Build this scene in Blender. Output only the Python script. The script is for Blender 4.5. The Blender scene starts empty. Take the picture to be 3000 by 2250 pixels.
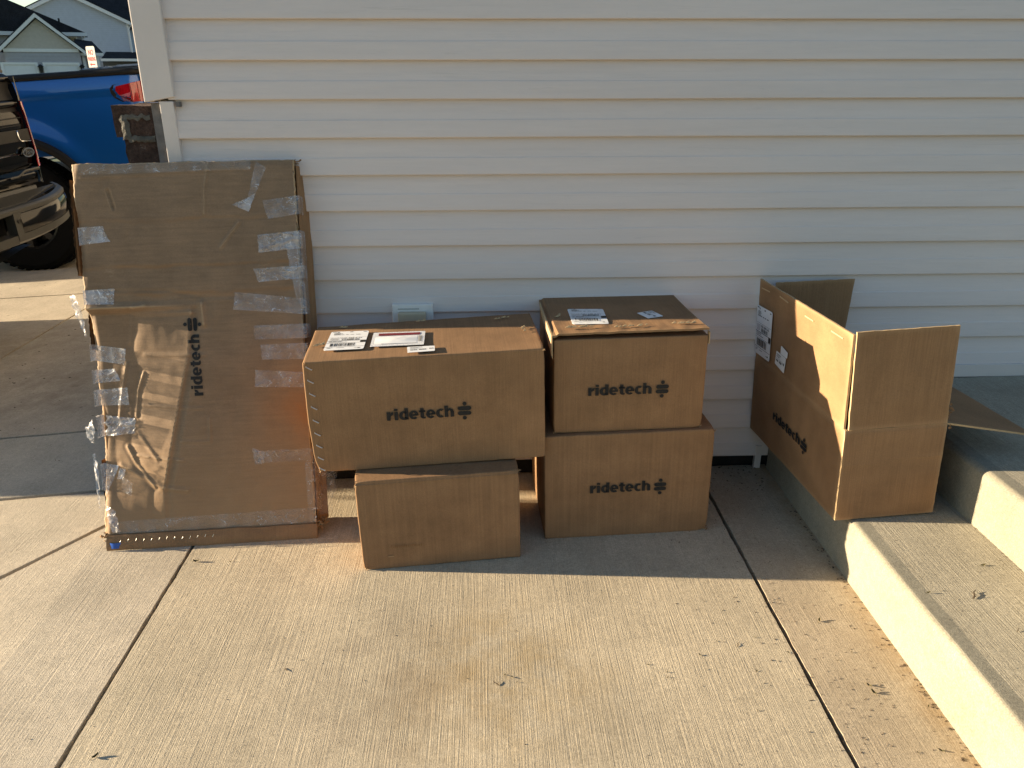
import bpy, bmesh, math, random
import numpy as np
from mathutils import Vector, Matrix, noise as mnoise
random.seed(7)
S = 0.8            # the scene is laid out in units of 0.8 m and brought to metres at the very end
scn = bpy.context.scene
col = scn.collection

# ------------------------------------------------------------------ camera, sky, sun, exposure
cam_d = bpy.data.cameras.new('camera'); cam = bpy.data.objects.new('camera', cam_d); col.objects.link(cam)
cam_d.sensor_width = 36.0; cam_d.lens = 27.6; cam_d.clip_start = 0.05; cam_d.clip_end = 2000
RT = (0.99936145, -0.03568699, -0.00177141); DN = (-0.01474841, -0.36683636, -0.93016857); FW = (0.0325451, 0.92960073, -0.36712844)
cam.matrix_world = Matrix(((RT[0], -DN[0], -FW[0], 0.0), (RT[1], -DN[1], -FW[1], -2.9125*S), (RT[2], -DN[2], -FW[2], 1.5363*S), (0, 0, 0, 1)))
scn.camera = cam
SUN_EL = math.radians(9.4)
SUN_AZ = math.radians(-84.2)      # measured from +Y towards +X: the sun stands to the left, a little behind the wall
sun_dir = Vector((math.sin(SUN_AZ)*math.cos(SUN_EL), math.cos(SUN_AZ)*math.cos(SUN_EL), math.sin(SUN_EL)))
world = bpy.data.worlds.new('World'); scn.world = world; world.use_nodes = True
wn = world.node_tree; wn.nodes.clear()
sky = wn.nodes.new('ShaderNodeTexSky'); sky.sky_type = 'NISHITA'; sky.sun_disc = False
sky.sun_elevation = SUN_EL; sky.sun_rotation = SUN_AZ; sky.air_density = 1.0; sky.dust_density = 0.25; sky.ozone_density = 1.8
bg = wn.nodes.new('ShaderNodeBackground'); bg.inputs['Strength'].default_value = 0.064
wo = wn.nodes.new('ShaderNodeOutputWorld')
wn.links.new(sky.outputs[0], bg.inputs['Color']); wn.links.new(bg.outputs[0], wo.inputs['Surface'])
sl = bpy.data.lights.new('sun', 'SUN'); sl.energy = 5.0; sl.angle = math.radians(0.5); sl.color = (1.0, 0.81, 0.55)
so = bpy.data.objects.new('sun', sl); col.objects.link(so); so.rotation_euler = sun_dir.to_track_quat('Z', 'Y').to_euler(); so.location = (-6, 0, 6)
vs = scn.view_settings; vs.view_transform = 'Standard'; vs.look = 'None'; vs.gamma = 1.0; vs.exposure = 1.84; vs.use_curve_mapping = False
scn.display_settings.display_device = 'sRGB'

# ------------------------------------------------------------------ small helpers
def gz(x):
    return 0.018*(x-1.0) if x > -1.4 else -0.0432 + 0.055*(x+1.4)

def tag(o, label=None, cat=None, group=None, kind=None):
    if label: o['label'] = label
    if cat: o['category'] = cat
    if group: o['group'] = group
    if kind: o['kind'] = kind
    return o

def empty(name, loc=(0, 0, 0), label=None, cat=None, group=None, kind=None):
    o = bpy.data.objects.new(name, None); col.objects.link(o); o.location = loc; o.empty_display_size = 0.1
    return tag(o, label, cat, group, kind)

class MB:
    def __init__(s): s.v = []; s.f = []; s.m = []
    def add(s, vs, fs, mi=0):
        b = len(s.v); s.v += [tuple(p) for p in vs]; s.f += [tuple(b+i for i in f) for f in fs]; s.m += [mi]*len(fs); return s
    def box(s, x0, x1, y0, y1, z0, z1, mi=0):
        v = [(x0,y0,z0),(x1,y0,z0),(x1,y1,z0),(x0,y1,z0),(x0,y0,z1),(x1,y0,z1),(x1,y1,z1),(x0,y1,z1)]
        return s.add(v, [(0,3,2,1),(4,5,6,7),(0,1,5,4),(1,2,6,5),(2,3,7,6),(3,0,4,7)], mi)
    def hexa(s, a, b, mi=0):      # a: bottom quad (ccw from above), b: top quad
        return s.add(list(a)+list(b), [(0,3,2,1),(4,5,6,7),(0,1,5,4),(1,2,6,5),(2,3,7,6),(3,0,4,7)], mi)
    def prism(s, pts, d, mi=0):   # closed polygon of 3-D points pushed along d
        n = len(pts); d = Vector(d); p2 = [tuple(Vector(p)+d) for p in pts]
        return s.add(list(pts)+p2, [tuple(range(n))[::-1], tuple(range(n, 2*n))]+[(i,(i+1)%n,n+(i+1)%n,n+i) for i in range(n)], mi)
    def quad(s, *p, mi=0): return s.add(p, [tuple(range(len(p)))], mi)
    def tube(s, pts, r, n=8, mi=0, cap=True):
        pts = [Vector(p) for p in pts]; rings = []
        for i, p in enumerate(pts):
            t = (pts[min(i+1, len(pts)-1)]-pts[max(i-1, 0)]).normalized()
            a = t.cross(Vector((0,0,1)) if abs(t.z) < .9 else Vector((1,0,0))).normalized(); b = t.cross(a)
            rr = r[i] if isinstance(r, (list, tuple)) else r
            rings.append([p+a*math.cos(2*math.pi*k/n)*rr+b*math.sin(2*math.pi*k/n)*rr for k in range(n)])
        v = [q for g in rings for q in g]; f = []
        for i in range(len(pts)-1):
            for k in range(n): f.append((i*n+k, i*n+(k+1) % n, (i+1)*n+(k+1) % n, (i+1)*n+k))
        if cap: f += [tuple(range(n))[::-1], tuple(range((len(pts)-1)*n, len(pts)*n))]
        return s.add(v, f, mi)
    def lathe(s, prof, c, axis, ref, n=32, mi=0):   # prof: (radius, offset along axis)
        axis = Vector(axis).normalized(); a = Vector(ref).normalized(); b = axis.cross(a); c = Vector(c)
        v = [c+axis*h+(a*math.cos(2*math.pi*k/n)+b*math.sin(2*math.pi*k/n))*r for r, h in prof for k in range(n)]
        f = [(i*n+k, i*n+(k+1) % n, (i+1)*n+(k+1) % n, (i+1)*n+k) for i in range(len(prof)-1) for k in range(n)]
        return s.add(v, f, mi)
    def grid(s, fn, nu, nv, mi=0, close=False):
        v = [tuple(fn(i/nu, j/nv)) for j in range(nv+1) for i in range(nu+1)]
        f = [(j*(nu+1)+i, j*(nu+1)+i+1, (j+1)*(nu+1)+i+1, (j+1)*(nu+1)+i) for j in range(nv) for i in range(nu)]
        return s.add(v, f, mi)
    def mesh(s, name, mats, smooth=False, bevel=0, fixn=True):
        me = bpy.data.meshes.new(name); me.from_pydata(s.v, [], s.f)
        if not isinstance(mats, (list, tuple)): mats = [mats]
        for m in mats: me.materials.append(m)
        me.polygons.foreach_set('material_index', s.m)
        if fixn or bevel:
            bm = bmesh.new(); bm.from_mesh(me)
            if bevel: bmesh.ops.bevel(bm, geom=list(bm.edges), offset=bevel, segments=2, profile=.6, affect='EDGES', clamp_overlap=True)
            if fixn: bmesh.ops.recalc_face_normals(bm, faces=bm.faces)
            bm.to_mesh(me); bm.free()
        if smooth: me.polygons.foreach_set('use_smooth', [True]*len(me.polygons))
        me.update(); return me
    def build(s, name, mats, parent=None, smooth=False, bevel=0, world=False, fixn=True):
        o = bpy.data.objects.new(name, s.mesh(name, mats, smooth, bevel, fixn)); col.objects.link(o)
        if parent is not None:
            o.parent = parent
            if world: o.location = -parent.location      # mesh was written in scene coordinates under an unrotated Empty
        return o

def put(name, me, parent=None, world=False):
    o = bpy.data.objects.new(name, me); col.objects.link(o)
    if parent is not None:
        o.parent = parent
        if world: o.location = -parent.location
    return o

# ------------------------------------------------------------------ materials
class N:
    def __init__(s, name):
        s.m = bpy.data.materials.new(name); s.m.use_nodes = True; s.t = s.m.node_tree; s.t.nodes.clear()
        s.out = s.t.nodes.new('ShaderNodeOutputMaterial'); s.b = s.t.nodes.new('ShaderNodeBsdfPrincipled')
        s.t.links.new(s.b.outputs[0], s.out.inputs[0]); s.tc = s.t.nodes.new('ShaderNodeTexCoord')
    def n(s, typ, **kw):
        x = s.t.nodes.new(typ)
        for k, v in kw.items():
            if k in x.inputs: x.inputs[k].default_value = v
            else: setattr(x, k, v)
        return x
    def l(s, a, b): s.t.links.new(a, b)
    def coords(s, scale=(1, 1, 1), rot=(0, 0, 0), coord='Object'):
        m = s.n('ShaderNodeMapping'); m.inputs['Scale'].default_value = scale; m.inputs['Rotation'].default_value = rot
        s.l(s.tc.outputs[coord], m.inputs[0]); return m.outputs[0]
    def noise(s, scale=5, detail=4, rough=.55, map=(1, 1, 1), rot=(0, 0, 0), dist=0):
        x = s.n('ShaderNodeTexNoise', Scale=scale, Detail=detail, Roughness=rough, Distortion=dist)
        s.l(s.coords(map, rot), x.inputs['Vector']); return x.outputs['Fac']
    def ramp(s, fac, lo, hi, a=0., b=1.):
        r = s.n('ShaderNodeMapRange'); r.inputs[1].default_value = lo; r.inputs[2].default_value = hi
        r.inputs[3].default_value = a; r.inputs[4].default_value = b; s.l(fac, r.inputs[0]); return r.outputs[0]
    def mul(s, a, b, op='MULTIPLY'):
        x = s.n('ShaderNodeMath', operation=op)
        for i, q in enumerate((a, b)):
            if isinstance(q, (int, float)): x.inputs[i].default_value = q
            else: s.l(q, x.inputs[i])
        return x.outputs[0]
    def mix(s, fac, a, b, mode='MIX'):
        x = s.n('ShaderNodeMix', data_type='RGBA', blend_type=mode)
        for i, q in ((0, fac), (6, a), (7, b)):
            if isinstance(q, (int, float)): x.inputs[i].default_value = q
            elif isinstance(q, tuple): x.inputs[i].default_value = (*q, 1) if len(q) == 3 else q
            else: s.l(q, x.inputs[i])
        return x.outputs[2]
    def gray(s, v):
        x = s.n('ShaderNodeCombineColor')
        for i in range(3): s.l(v, x.inputs[i])
        return x.outputs[0]
    def vary(s, colr, fac, lo, hi):     # multiply a colour by a value lo..hi following fac
        return s.mix(1.0, colr, s.gray(s.ramp(fac, .3, .7, lo, hi)), 'MULTIPLY')
    def bump(s, h, strength=.3, dist=.002, prev=None):
        b = s.n('ShaderNodeBump', Strength=strength, Distance=dist); s.l(h, b.inputs['Height'])
        if prev is not None: s.l(prev, b.inputs['Normal'])
        return b.outputs[0]
    def done(s, color=None, rough=None, normal=None, metal=0, spec=None, coat=0):
        if color is not None:
            if isinstance(color, tuple): s.b.inputs['Base Color'].default_value = (*color, 1)
            else: s.l(color, s.b.inputs['Base Color'])
        if rough is not None:
            if isinstance(rough, (int, float)): s.b.inputs['Roughness'].default_value = rough
            else: s.l(rough, s.b.inputs['Roughness'])
        if normal is not None: s.l(normal, s.b.inputs['Normal'])
        s.b.inputs['Metallic'].default_value = metal
        if spec is not None: s.b.inputs['Specular IOR Level'].default_value = spec
        if coat: s.b.inputs['Coat Weight'].default_value = coat; s.b.inputs['Coat Roughness'].default_value = .03
        return s.m

def plain(name, c, rough=.6, metal=0, var=.08, scale=12, bump=0, coat=0, spec=None):
    k = N(name); f = k.noise(scale, 5)
    nb = k.bump(k.noise(scale*12, 3), bump, .002) if bump else None
    return k.done(k.vary(c, f, 1-var, 1+var), rough, nb, metal, spec, coat)

def concrete(name, c, ang=0., broom=1.0, stains=(), pits=0.0, edge_stain=None, pit_scale=9.0):
    k = N(name)
    st = k.noise(1, 5, .65, (300, 4.5, 20), (0, 0, ang)); st2 = k.noise(1, 4, .6, (95, 2.2, 20), (0, 0, ang)); grain = k.noise(260, 3, .7); mid = k.noise(34, 4, .6); big = k.noise(2.3, 4, .6)
    cc = k.vary(c, big, .82, 1.15); cc = k.vary(cc, grain, .72, 1.24); cc = k.vary(cc, k.noise(90, 3, .7), .88, 1.1); cc = k.vary(cc, mid, .93, 1.06)
    cc = k.vary(cc, st, 1-.13*broom, 1+.11*broom)
    for (x, y, r, colr, amt) in stains:
        vd = k.n('ShaderNodeVectorMath', operation='DISTANCE'); k.l(k.tc.outputs['Object'], vd.inputs[0]); vd.inputs[1].default_value = (x, y, 0)
        m = k.mul(k.ramp(vd.outputs['Value'], 0, r, 1, 0), k.ramp(k.noise(7, 5, .7), .38, .68, 0, amt)); cc = k.mix(m, cc, colr)
    if edge_stain:                       # rusty damp line along the foot of the steps
        sx = k.n('ShaderNodeSeparateXYZ'); k.l(k.tc.outputs['Object'], sx.inputs[0])
        m = k.mul(k.ramp(sx.outputs[0], edge_stain[0], edge_stain[1], 0, 1), k.ramp(k.noise(14, 5, .7), .3, .7, .1, .75)); cc = k.mix(m, cc, edge_stain[2])
    if pits:
        pn = k.n('ShaderNodeTexVoronoi', Scale=pit_scale); k.l(k.coords((1, 1.6, 1)), pn.inputs['Vector'])
        pm = k.mul(k.ramp(pn.outputs['Distance'], .05, .10, 1, 0), k.ramp(k.noise(3, 2), .45, .6, 0, pits)); cc = k.mix(pm, cc, (.06, .05, .045))
    h = k.mul(k.mul(st, .75*broom), k.mul(k.mul(st2, .35*broom), k.mul(grain, .4), 'ADD'), 'ADD')
    return k.done(cc, .88, k.bump(h, .62, .0042), 0, .25)

def cardboard(name, c=(.272, .157, .080), flute=(240, 6, 6), mott=1.0):
    k = N(name)
    a = k.noise(9, 5, .65); b = k.noise(300, 3, .7); f = k.noise(1, 3, .5, flute); d = k.noise(2.2, 3)
    cc = k.vary(c, a, 1-.12*mott, 1+.10*mott); cc = k.vary(cc, b, .86, 1.13); cc = k.vary(cc, f, .90, 1.08); cc = k.vary(cc, d, .90, 1.09)
    sc = k.noise(1, 6, .75, (5, 5, 60)); cc = k.mix(k.ramp(sc, .66, .74, 0, .22), cc, (.48, .34, .20))
    g = k.n('ShaderNodeNewGeometry'); e = k.ramp(g.outputs['Pointiness'], .54, .64, 0, .45); cc = k.mix(e, cc, (.47, .33, .19))
    h = k.mul(k.mul(f, .5), k.mul(k.mul(b, .25), k.mul(a, .8), 'ADD'), 'ADD')
    return k.done(cc, .82, k.bump(h, .22, .002), 0, .22)

M = {}
RUST = (.33, .21, .09)
M['slab_mid'] = concrete('concrete_centre', (.48, .41, .30), 0, .8, stains=[(.02, -1.22, .40, (.34, .23, .09), .65), (-.34, -1.22, .42, (.20, .155, .115), .6), (.02, -1.0, .30, (.35, .26, .14), .35)])
M['slab_right'] = concrete('concrete_right', (.44, .365, .265), 0, .6, stains=[(1.08, -1.2, .4, (.27, .19, .11), .45)], edge_stain=(1.085, 1.17, RUST))
M['slab_left'] = concrete('concrete_left', (.49, .425, .33), math.radians(34), .65)
M['slab_far'] = concrete('concrete_far', (.50, .44, .345), math.radians(60), .5, pits=.8)
M['slab_drive'] = concrete('concrete_drive', (.47, .405, .315), math.radians(75), .45, stains=[(-2.4, 1.3, .9, (.16, .12, .085), .6), (-3.1, 2.2, .8, (.2, .15, .1), .5)], pits=1.0)
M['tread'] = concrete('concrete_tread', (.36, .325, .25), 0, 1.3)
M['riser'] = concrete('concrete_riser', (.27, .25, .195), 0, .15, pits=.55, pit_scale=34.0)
M['joint'] = plain('joint_dirt', (.035, .028, .022), .95, 0, .3, 60, .4)
M['box'] = cardboard('kraft_cardboard')
M['box_b'] = cardboard('kraft_cardboard_ribbed', (.265, .153, .079), (120, 120, 2.5), 1.1)
M['box_in'] = cardboard('kraft_cardboard_inside', (.272, .158, .080), (240, 240, 6), .7)
M['box_dark'] = cardboard('kraft_cardboard_torn', (.23, .125, .058), (80, 80, 80), 1.6)
M['box_edge'] = cardboard('kraft_cardboard_edge', (.48, .34, .19), (220, 220, 220), 1.6)
def slab_card():
    k = N('kraft_cardboard_scuffed')
    a = k.noise(8, 6, .7); b = k.noise(280, 3, .7); f = k.noise(1, 5, .65, (7, 7, 95)); d = k.noise(1.6, 4)
    cc = k.vary((.25, .165, .10), a, .86, 1.13); cc = k.vary(cc, b, .87, 1.12); cc = k.vary(cc, f, .84, 1.08); cc = k.vary(cc, d, .9, 1.1)
    s1 = k.noise(1, 6, .8, (9, 9, 55)); cc = k.mix(k.ramp(s1, .60, .72, 0, .55), cc, (.15, .10, .062))
    s2 = k.noise(1, 5, .75, (4, 4, 9)); cc = k.mix(k.ramp(s2, .64, .76, 0, .35), cc, (.50, .38, .25))
    z = k.n('ShaderNodeSeparateXYZ'); k.l(k.tc.outputs['Object'], z.inputs[0])      # rubbed orange-brown wear lines and a right flank turned more orange at mid height
    for zz, am in ((1.143, .45), (.982, .7), (.885, .6)):
        dd = k.mul(k.mul(k.mul(z.outputs[2], -zz, 'ADD'), k.mul(k.noise(5, 3), .05), 'ADD'), -.025, 'ADD')
        ab = k.n('ShaderNodeMath', operation='ABSOLUTE'); k.l(dd, ab.inputs[0])
        cc = k.mix(k.mul(k.ramp(ab.outputs[0], 0, .011, am, 0), k.ramp(k.noise(6, 3), .35, .6, .1, 1)), cc, (.30, .155, .062))
    rr = k.mul(k.ramp(z.outputs[0], .55, .74, 0, .8), k.mul(k.ramp(z.outputs[2], .25, .42, 0, 1), k.ramp(z.outputs[2], .62, .5, 0, 1)))
    cc = k.mix(k.mul(rr, k.ramp(a, .35, .65, .2, 1)), cc, (.30, .12, .035))
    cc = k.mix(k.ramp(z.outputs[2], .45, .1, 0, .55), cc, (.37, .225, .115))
    g = k.n('ShaderNodeNewGeometry'); cc = k.mix(k.ramp(g.outputs['Pointiness'], .515, .56, 0, .5), cc, (.52, .38, .23))
    h = k.mul(k.mul(a, 1.1), k.mul(k.mul(f, .5), k.mul(b, .2), 'ADD'), 'ADD')
    return k.done(cc, .72, k.bump(h, .35, .003), 0, .3)
M['slab_card'] = slab_card()
def tape_mat(name, alpha=.42, tint=(.86, .87, .9)):
    k = N(name); w = k.noise(1, 4, .6, (20, 20, 12)); v = k.noise(16, 3, .55, dist=1.2)
    al = k.ramp(w, .40, .62, alpha*.6, alpha*1.5)
    cr = k.mul(k.noise(1, 3, .6, (15, 15, 22), dist=1.2), -.5, 'ADD'); ab = k.n('ShaderNodeMath', operation='ABSOLUTE'); k.l(cr, ab.inputs[0])
    al = k.mul(al, k.mul(k.ramp(ab.outputs[0], 0, .010, .7, 0), k.ramp(v, .42, .58, 0, 1)), 'ADD'); k.l(al, k.b.inputs['Alpha'])
    return k.done(tint, .22, k.bump(k.mul(w, v, 'ADD'), .7, .008), 0, .8)
M['tape'] = tape_mat('clear_packing_tape', .17, (.70, .72, .78)); M['tape_white'] = tape_mat('crumpled_packing_tape', .30, (.78, .79, .84)); M['film'] = tape_mat('thin_clear_film', .09, (.75, .75, .75))
M['paper'] = plain('label_paper', (.78, .78, .79), .6, 0, .03, 30); M['ink'] = plain('black_ink', (.010, .009, .009), .75, 0, .2, 60)
M['ink_soft'] = plain('grey_ink', (.13, .125, .125), .7, 0, .2, 90); M['red_ink'] = plain('dark_red_ink', (.17, .012, .018), .5, 0, .25, 40)
M['pouch'] = plain('pouch_plastic', (.74, .74, .76), .25, 0, .07, 40, .5); M['staple'] = plain('staple_wire', (.62, .60, .55), .35, 1.0, .1, 50)
M['blue_item'] = plain('blue_plastic', (.01, .075, .36), .3, 0, .2, 40)
def siding_mat():
    k = N('vinyl_siding'); g = k.noise(1, 6, .72, (3.2, 40, 62), dist=.35); q = k.noise(1, 4, .6, (.6, 4, 5)); fine = k.noise(1, 3, .6, (24, 200, 240))
    cc = k.vary((.685, .612, .582), q, .965, 1.03); cc = k.vary(cc, g, .965, 1.03)
    gl = k.noise(1, 7, .78, (2.4, 30, 75), dist=.8); cc = k.mix(k.ramp(gl, .60, .68, 0, .26), cc, (.40, .37, .34))
    dt = k.noise(1, 5, .8, (5, 5, 5)); cc = k.mix(k.ramp(dt, .70, .80, 0, .28), cc, (.30, .27, .23))
    return k.done(cc, .5, k.bump(k.mul(k.mul(g, 1.2), k.mul(k.mul(gl, .9), k.mul(fine, .35), 'ADD'), 'ADD'), .26, .0032), 0, .4)
M['siding'] = siding_mat()
M['trim'] = plain('vinyl_trim', (.66, .595, .56), .5, 0, .04, 5, .12); M['felt'] = plain('grey_sealant', (.145, .135, .13), .85, 0, .25, 30, .5)
M['foundation'] = plain('dark_foundation', (.02, .018, .016), .95, 0, .3, 20, .3); M['lead'] = plain('outlet_plastic', (.80, .78, .75), .45, 0, .03, 30); M['tan_plastic'] = plain('tan_plastic', (.55, .46, .32), .5, 0, .05, 30)
def brick_mat():
    k = N('brown_brick'); a = k.noise(30, 5, .7); b = k.noise(140, 4, .7); c = k.vary((.055, .034, .027), a, .5, 1.6); c = k.vary(c, b, .7, 1.35)
    c = k.mix(k.ramp(k.noise(14, 5, .8), .58, .70, 0, .55), c, (.25, .23, .20)); return k.done(c, .9, k.bump(k.mul(a, b, 'ADD'), .8, .006), 0, .2)
M['brick'] = brick_mat(); M['mortar_old'] = plain('old_mortar', (.095, .09, .078), .95, 0, .35, 40, .9); M['mortar'] = plain('grey_mortar', (.20, .19, .165), .95, 0, .25, 40, .8)
def paint(name, c, metal=.0, flake=.0, rough=.28):
    k = N(name); f = k.noise(900, 2); return k.done(k.vary(c, f, 1-flake, 1+flake), rough, None, metal, .5, 1.0)
M['blue'] = paint('blue_metallic_paint', (.004, .095, .38), .35, .25, .30); M['black_paint'] = plain('black_gloss_paint', (.004, .004, .004), .06, 0, .02, 10, 0, .08, .22)
M['blk'] = plain('black_plastic', (.009, .009, .0095), .55, 0, .15, 60, .2, 0, .25); M['grey_trim'] = plain('grey_bumper_plastic', (.040, .039, .034), .42, 0, .06, 30, 0, 0, .3); M['vinyl'] = plain('black_vinyl_cover', (.02, .02, .022), .42, 0, .2, 30, .4)
M['chrome'] = plain('chrome', (.78, .77, .74), .08, 1.0, .02, 10); M['rubber'] = plain('tyre_rubber', (.0055, .0055, .0055), .9, 0, .2, 50, .5, 0, .12); M['rim'] = plain('black_wheel_metal', (.02, .02, .022), .2, .6, .1, 30)
def lens(name, c):
    k = N(name); k.b.inputs['Transmission Weight'].default_value = .25; return k.done(k.vary(c, k.noise(1, 3, .5, (60, 60, 8)), .7, 1.3), .08, None, 0, .6, 1.0)
M['red'] = lens('red_lens', (.42, .006, .014)); M['red_dark'] = lens('dark_red_lens', (.16, .004, .008)); M['glass'] = plain('dark_glass', (.015, .018, .02), .06, 0, .1, 5)
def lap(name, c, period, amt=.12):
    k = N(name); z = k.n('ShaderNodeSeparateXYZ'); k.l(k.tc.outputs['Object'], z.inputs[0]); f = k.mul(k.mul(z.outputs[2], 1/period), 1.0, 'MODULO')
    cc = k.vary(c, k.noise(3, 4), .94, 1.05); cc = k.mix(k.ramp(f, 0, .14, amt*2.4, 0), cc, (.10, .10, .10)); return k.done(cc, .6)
M['gray_siding'] = plain('gray_lap_siding', (.36, .355, .385), .6, 0, .06, 6); M['tan_far'] = plain('tan_lap_siding_pale', (.50, .455, .40), .6, 0, .06, 6); M['tan_siding'] = plain('tan_lap_siding', (.40, .36, .31), .6, 0, .06, 6); M['bluegray_siding'] = lap('bluegray_lap_siding', (.44, .475, .55), .16)
M['white_trim'] = plain('white_trim', (.74, .73, .72), .5, 0, .03, 6); M['white_door'] = plain('white_garage_door', (.70, .70, .71), .5, 0, .03, 3)
def shingle():
    k = N('dark_shingles'); a = k.noise(2.5, 5, .7); b = k.noise(14, 4, .7, (1, 1, 2)); c = k.vary((.022, .022, .026), a, .7, 1.4); return k.done(k.vary(c, b, .55, 1.6), .92, k.bump(b, .6, .03), 0, .15)
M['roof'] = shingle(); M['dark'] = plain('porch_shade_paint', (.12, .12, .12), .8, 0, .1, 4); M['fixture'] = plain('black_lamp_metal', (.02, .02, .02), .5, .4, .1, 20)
M['sign'] = plain('sign_white', (.46, .45, .44), .95, 0, .02, 10, 0, 0, .02); M['sign_red'] = plain('sign_red', (.42, .06, .06), .95, 0, .03, 10, 0, 0, .02); M['steel'] = plain('galvanised_steel', (.42, .42, .41), .45, .8, .12, 30)
M['lawn'] = plain('lawn_grass', (.055, .085, .025), .95, 0, .35, 6, .6); M['asphalt'] = plain('asphalt', (.055, .053, .05), .93, 0, .25, 30, .5)
M['leaf'] = plain('dry_leaf', (.085, .07, .022), .8, 0, .4, 60, .3); M['twig'] = plain('twig', (.075, .05, .03), .9, 0, .3, 60, .3); M['pebble'] = plain('pebble', (.55, .53, .50), .8, 0, .1, 60)

# ------------------------------------------------------------------ ground, street, driveway slabs
lawn = MB(); lawn.quad((-400, -400, -.82), (400, -400, -.82), (400, 400, -.82), (-400, 400, -.82)); tag(lawn.build('ground', M['lawn']), kind='structure')
st = MB(); st.quad((-22, -400, -.80), (-13, -400, -.80), (-13, 400, -.80), (-22, 400, -.80)); tag(st.build('street', M['asphalt']), kind='structure')
drive = empty('driveway', (0, 0, 0), kind='structure')
def slab(poly, mat, name='concrete_slab', gap=.006, seed=0, jit=.0028):
    n = len(poly); c = Vector((sum(p[0] for p in poly)/n, sum(p[1] for p in poly)/n)); rnd = random.Random(seed)
    area = sum(poly[i][0]*poly[(i+1) % n][1]-poly[(i+1) % n][0]*poly[i][1] for i in range(n)); sg = 1 if area > 0 else -1
    lines = []
    for i in range(n):
        a = Vector(poly[i]); b = Vector(poly[(i+1) % n]); d = (b-a).normalized(); nn = Vector((-d.y, d.x))*sg; lines.append((a+nn*gap, d, nn))
    cor = []
    for i in range(n):
        p, d, _ = lines[i-1]; q, e, _ = lines[i]; den = d.x*e.y-d.y*e.x
        t = ((q.x-p.x)*e.y-(q.y-p.y)*e.x)/den if abs(den) > 1e-6 else 0
        cor.append(p+d*t if abs(den) > 1e-6 else q)
    ring = []
    for i in range(n):
        a, b = cor[i], cor[(i+1) % n]; L = (b-a).length; near = min(a.length, b.length) < 4
        k = max(2, int(L/(.03 if near else .5))); nn = lines[i][2]
        k = min(k, 240)
        for j in range(k):
            t = j/k; p = a+(b-a)*t
            if j: p = p+nn*(jit*(mnoise.noise(Vector((p.x*14, p.y*14, seed)))+.8*rnd.random()**3))
            ring.append(p)
    bm = bmesh.new(); top = [bm.verts.new((p.x, p.y, 0)) for p in ring]; f = bm.faces.new(top)
    if f.normal.z < 0 or area < 0: f.normal_flip()
    ex = bmesh.ops.extrude_face_region(bm, geom=[f]); vv = [g for g in ex['geom'] if isinstance(g, bmesh.types.BMVert)]
    for v in vv: v.co.z = -.11
    bmesh.ops.bisect_plane(bm, geom=list(bm.verts)+list(bm.edges)+list(bm.faces), plane_co=(-1.4, 0, 0), plane_no=(1, 0, 0))
    for v in bm.verts: v.co.z += gz(v.co.x)
    bmesh.ops.triangulate(bm, faces=[f for f in bm.faces if len(f.verts) > 4]); bmesh.ops.recalc_face_normals(bm, faces=bm.faces)
    me = bpy.data.meshes.new(name); bm.to_mesh(me); bm.free(); me.materials.append(mat); return put(name, me, drive)
bed = MB()
for xa, xb in ((1.3, -1.4), (-1.4, -13)): bed.quad((xb, -7, gz(xb)-.035), (xa, -7, gz(xa)-.035), (xa, 13, gz(xa)-.035), (xb, 13, gz(xb)-.035))
bed.build('joint_bed', M['joint'], drive)
slab([(.87, -6.5), (1.175, -6.5), (1.175, .012), (.87, .012)], M['slab_right'], seed=1)
slab([(-1.062, -6.5), (.87, -6.5), (.87, .012), (-1.062, .012)], M['slab_mid'], seed=2)
slab([(-1.062, .012), (-1.215, .012), (-5.90, -6.5), (-1.062, -6.5)], M['slab_left'], seed=3)
slab([(-1.235, 0), (-12.6, -.56), (-12.6, -6.5), (-5.915, -6.5)], M['slab_left'], seed=4)
slab([(-1.235, .012), (-1.235, .660), (-12.6, -.03), (-12.6, -.55)], M['slab_far'], seed=5, gap=.004)
slab([(-1.235, .672), (-1.235, 12.5), (-3.07, 12.5), (-3.07, .56)], M['slab_drive'], seed=6, gap=.004)
slab([(-3.08, .555), (-3.08, 3.53), (-12.6, 3.65), (-12.6, -.02)], M['slab_drive'], seed=7, gap=.004)
slab([(-3.08, 3.54), (-3.08, 12.5), (-12.6, 12.5), (-12.6, 3.66)], M['slab_drive'], seed=8, gap=.004)

# ------------------------------------------------------------------ entry steps
RX, R2, H1, H2 = 1.162, 1.535, .197, .392
steps = empty('entry_steps', (RX, -1.5, 0), 'pale concrete entry steps and landing rising to the right along the siding', 'steps')
def step(x0, x1, z0, z1, name, y1, lip=.02):
    y0 = -3.0; prof = [(x0, z0)]
    for k in range(7):
        a = math.pi-k*math.pi/12; prof.append((x0+lip+lip*math.cos(a), z1-lip+lip*math.sin(a)))
    prof += [(x0+.055, z1+.001), (x1, z1+.018*(x1-x0))]; prof += [(x1, z0)]
    ys = [y0+(y1-y0)*j/60 for j in range(61)]; b = MB(); n = len(prof); v = []
    for j, y in enumerate(ys):
        for i, (x, z) in enumerate(prof):
            w = .0022*mnoise.noise(Vector((y*3, i*.3, z1*9)))*(1 if 0 < i < 9 else 0); v.append((x+w, y, z+w*.6))
    f = []; mi = []
    for j in range(60):
        for i in range(n-1):
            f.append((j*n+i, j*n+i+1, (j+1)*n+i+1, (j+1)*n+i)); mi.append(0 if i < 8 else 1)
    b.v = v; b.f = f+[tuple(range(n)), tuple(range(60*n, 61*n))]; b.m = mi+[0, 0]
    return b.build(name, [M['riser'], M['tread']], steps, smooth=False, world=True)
step(RX, 1.62, -.10, H1, 'step', -.03); step(R2, 4.6, .1, H2, 'landing', -.034, .022)

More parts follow.
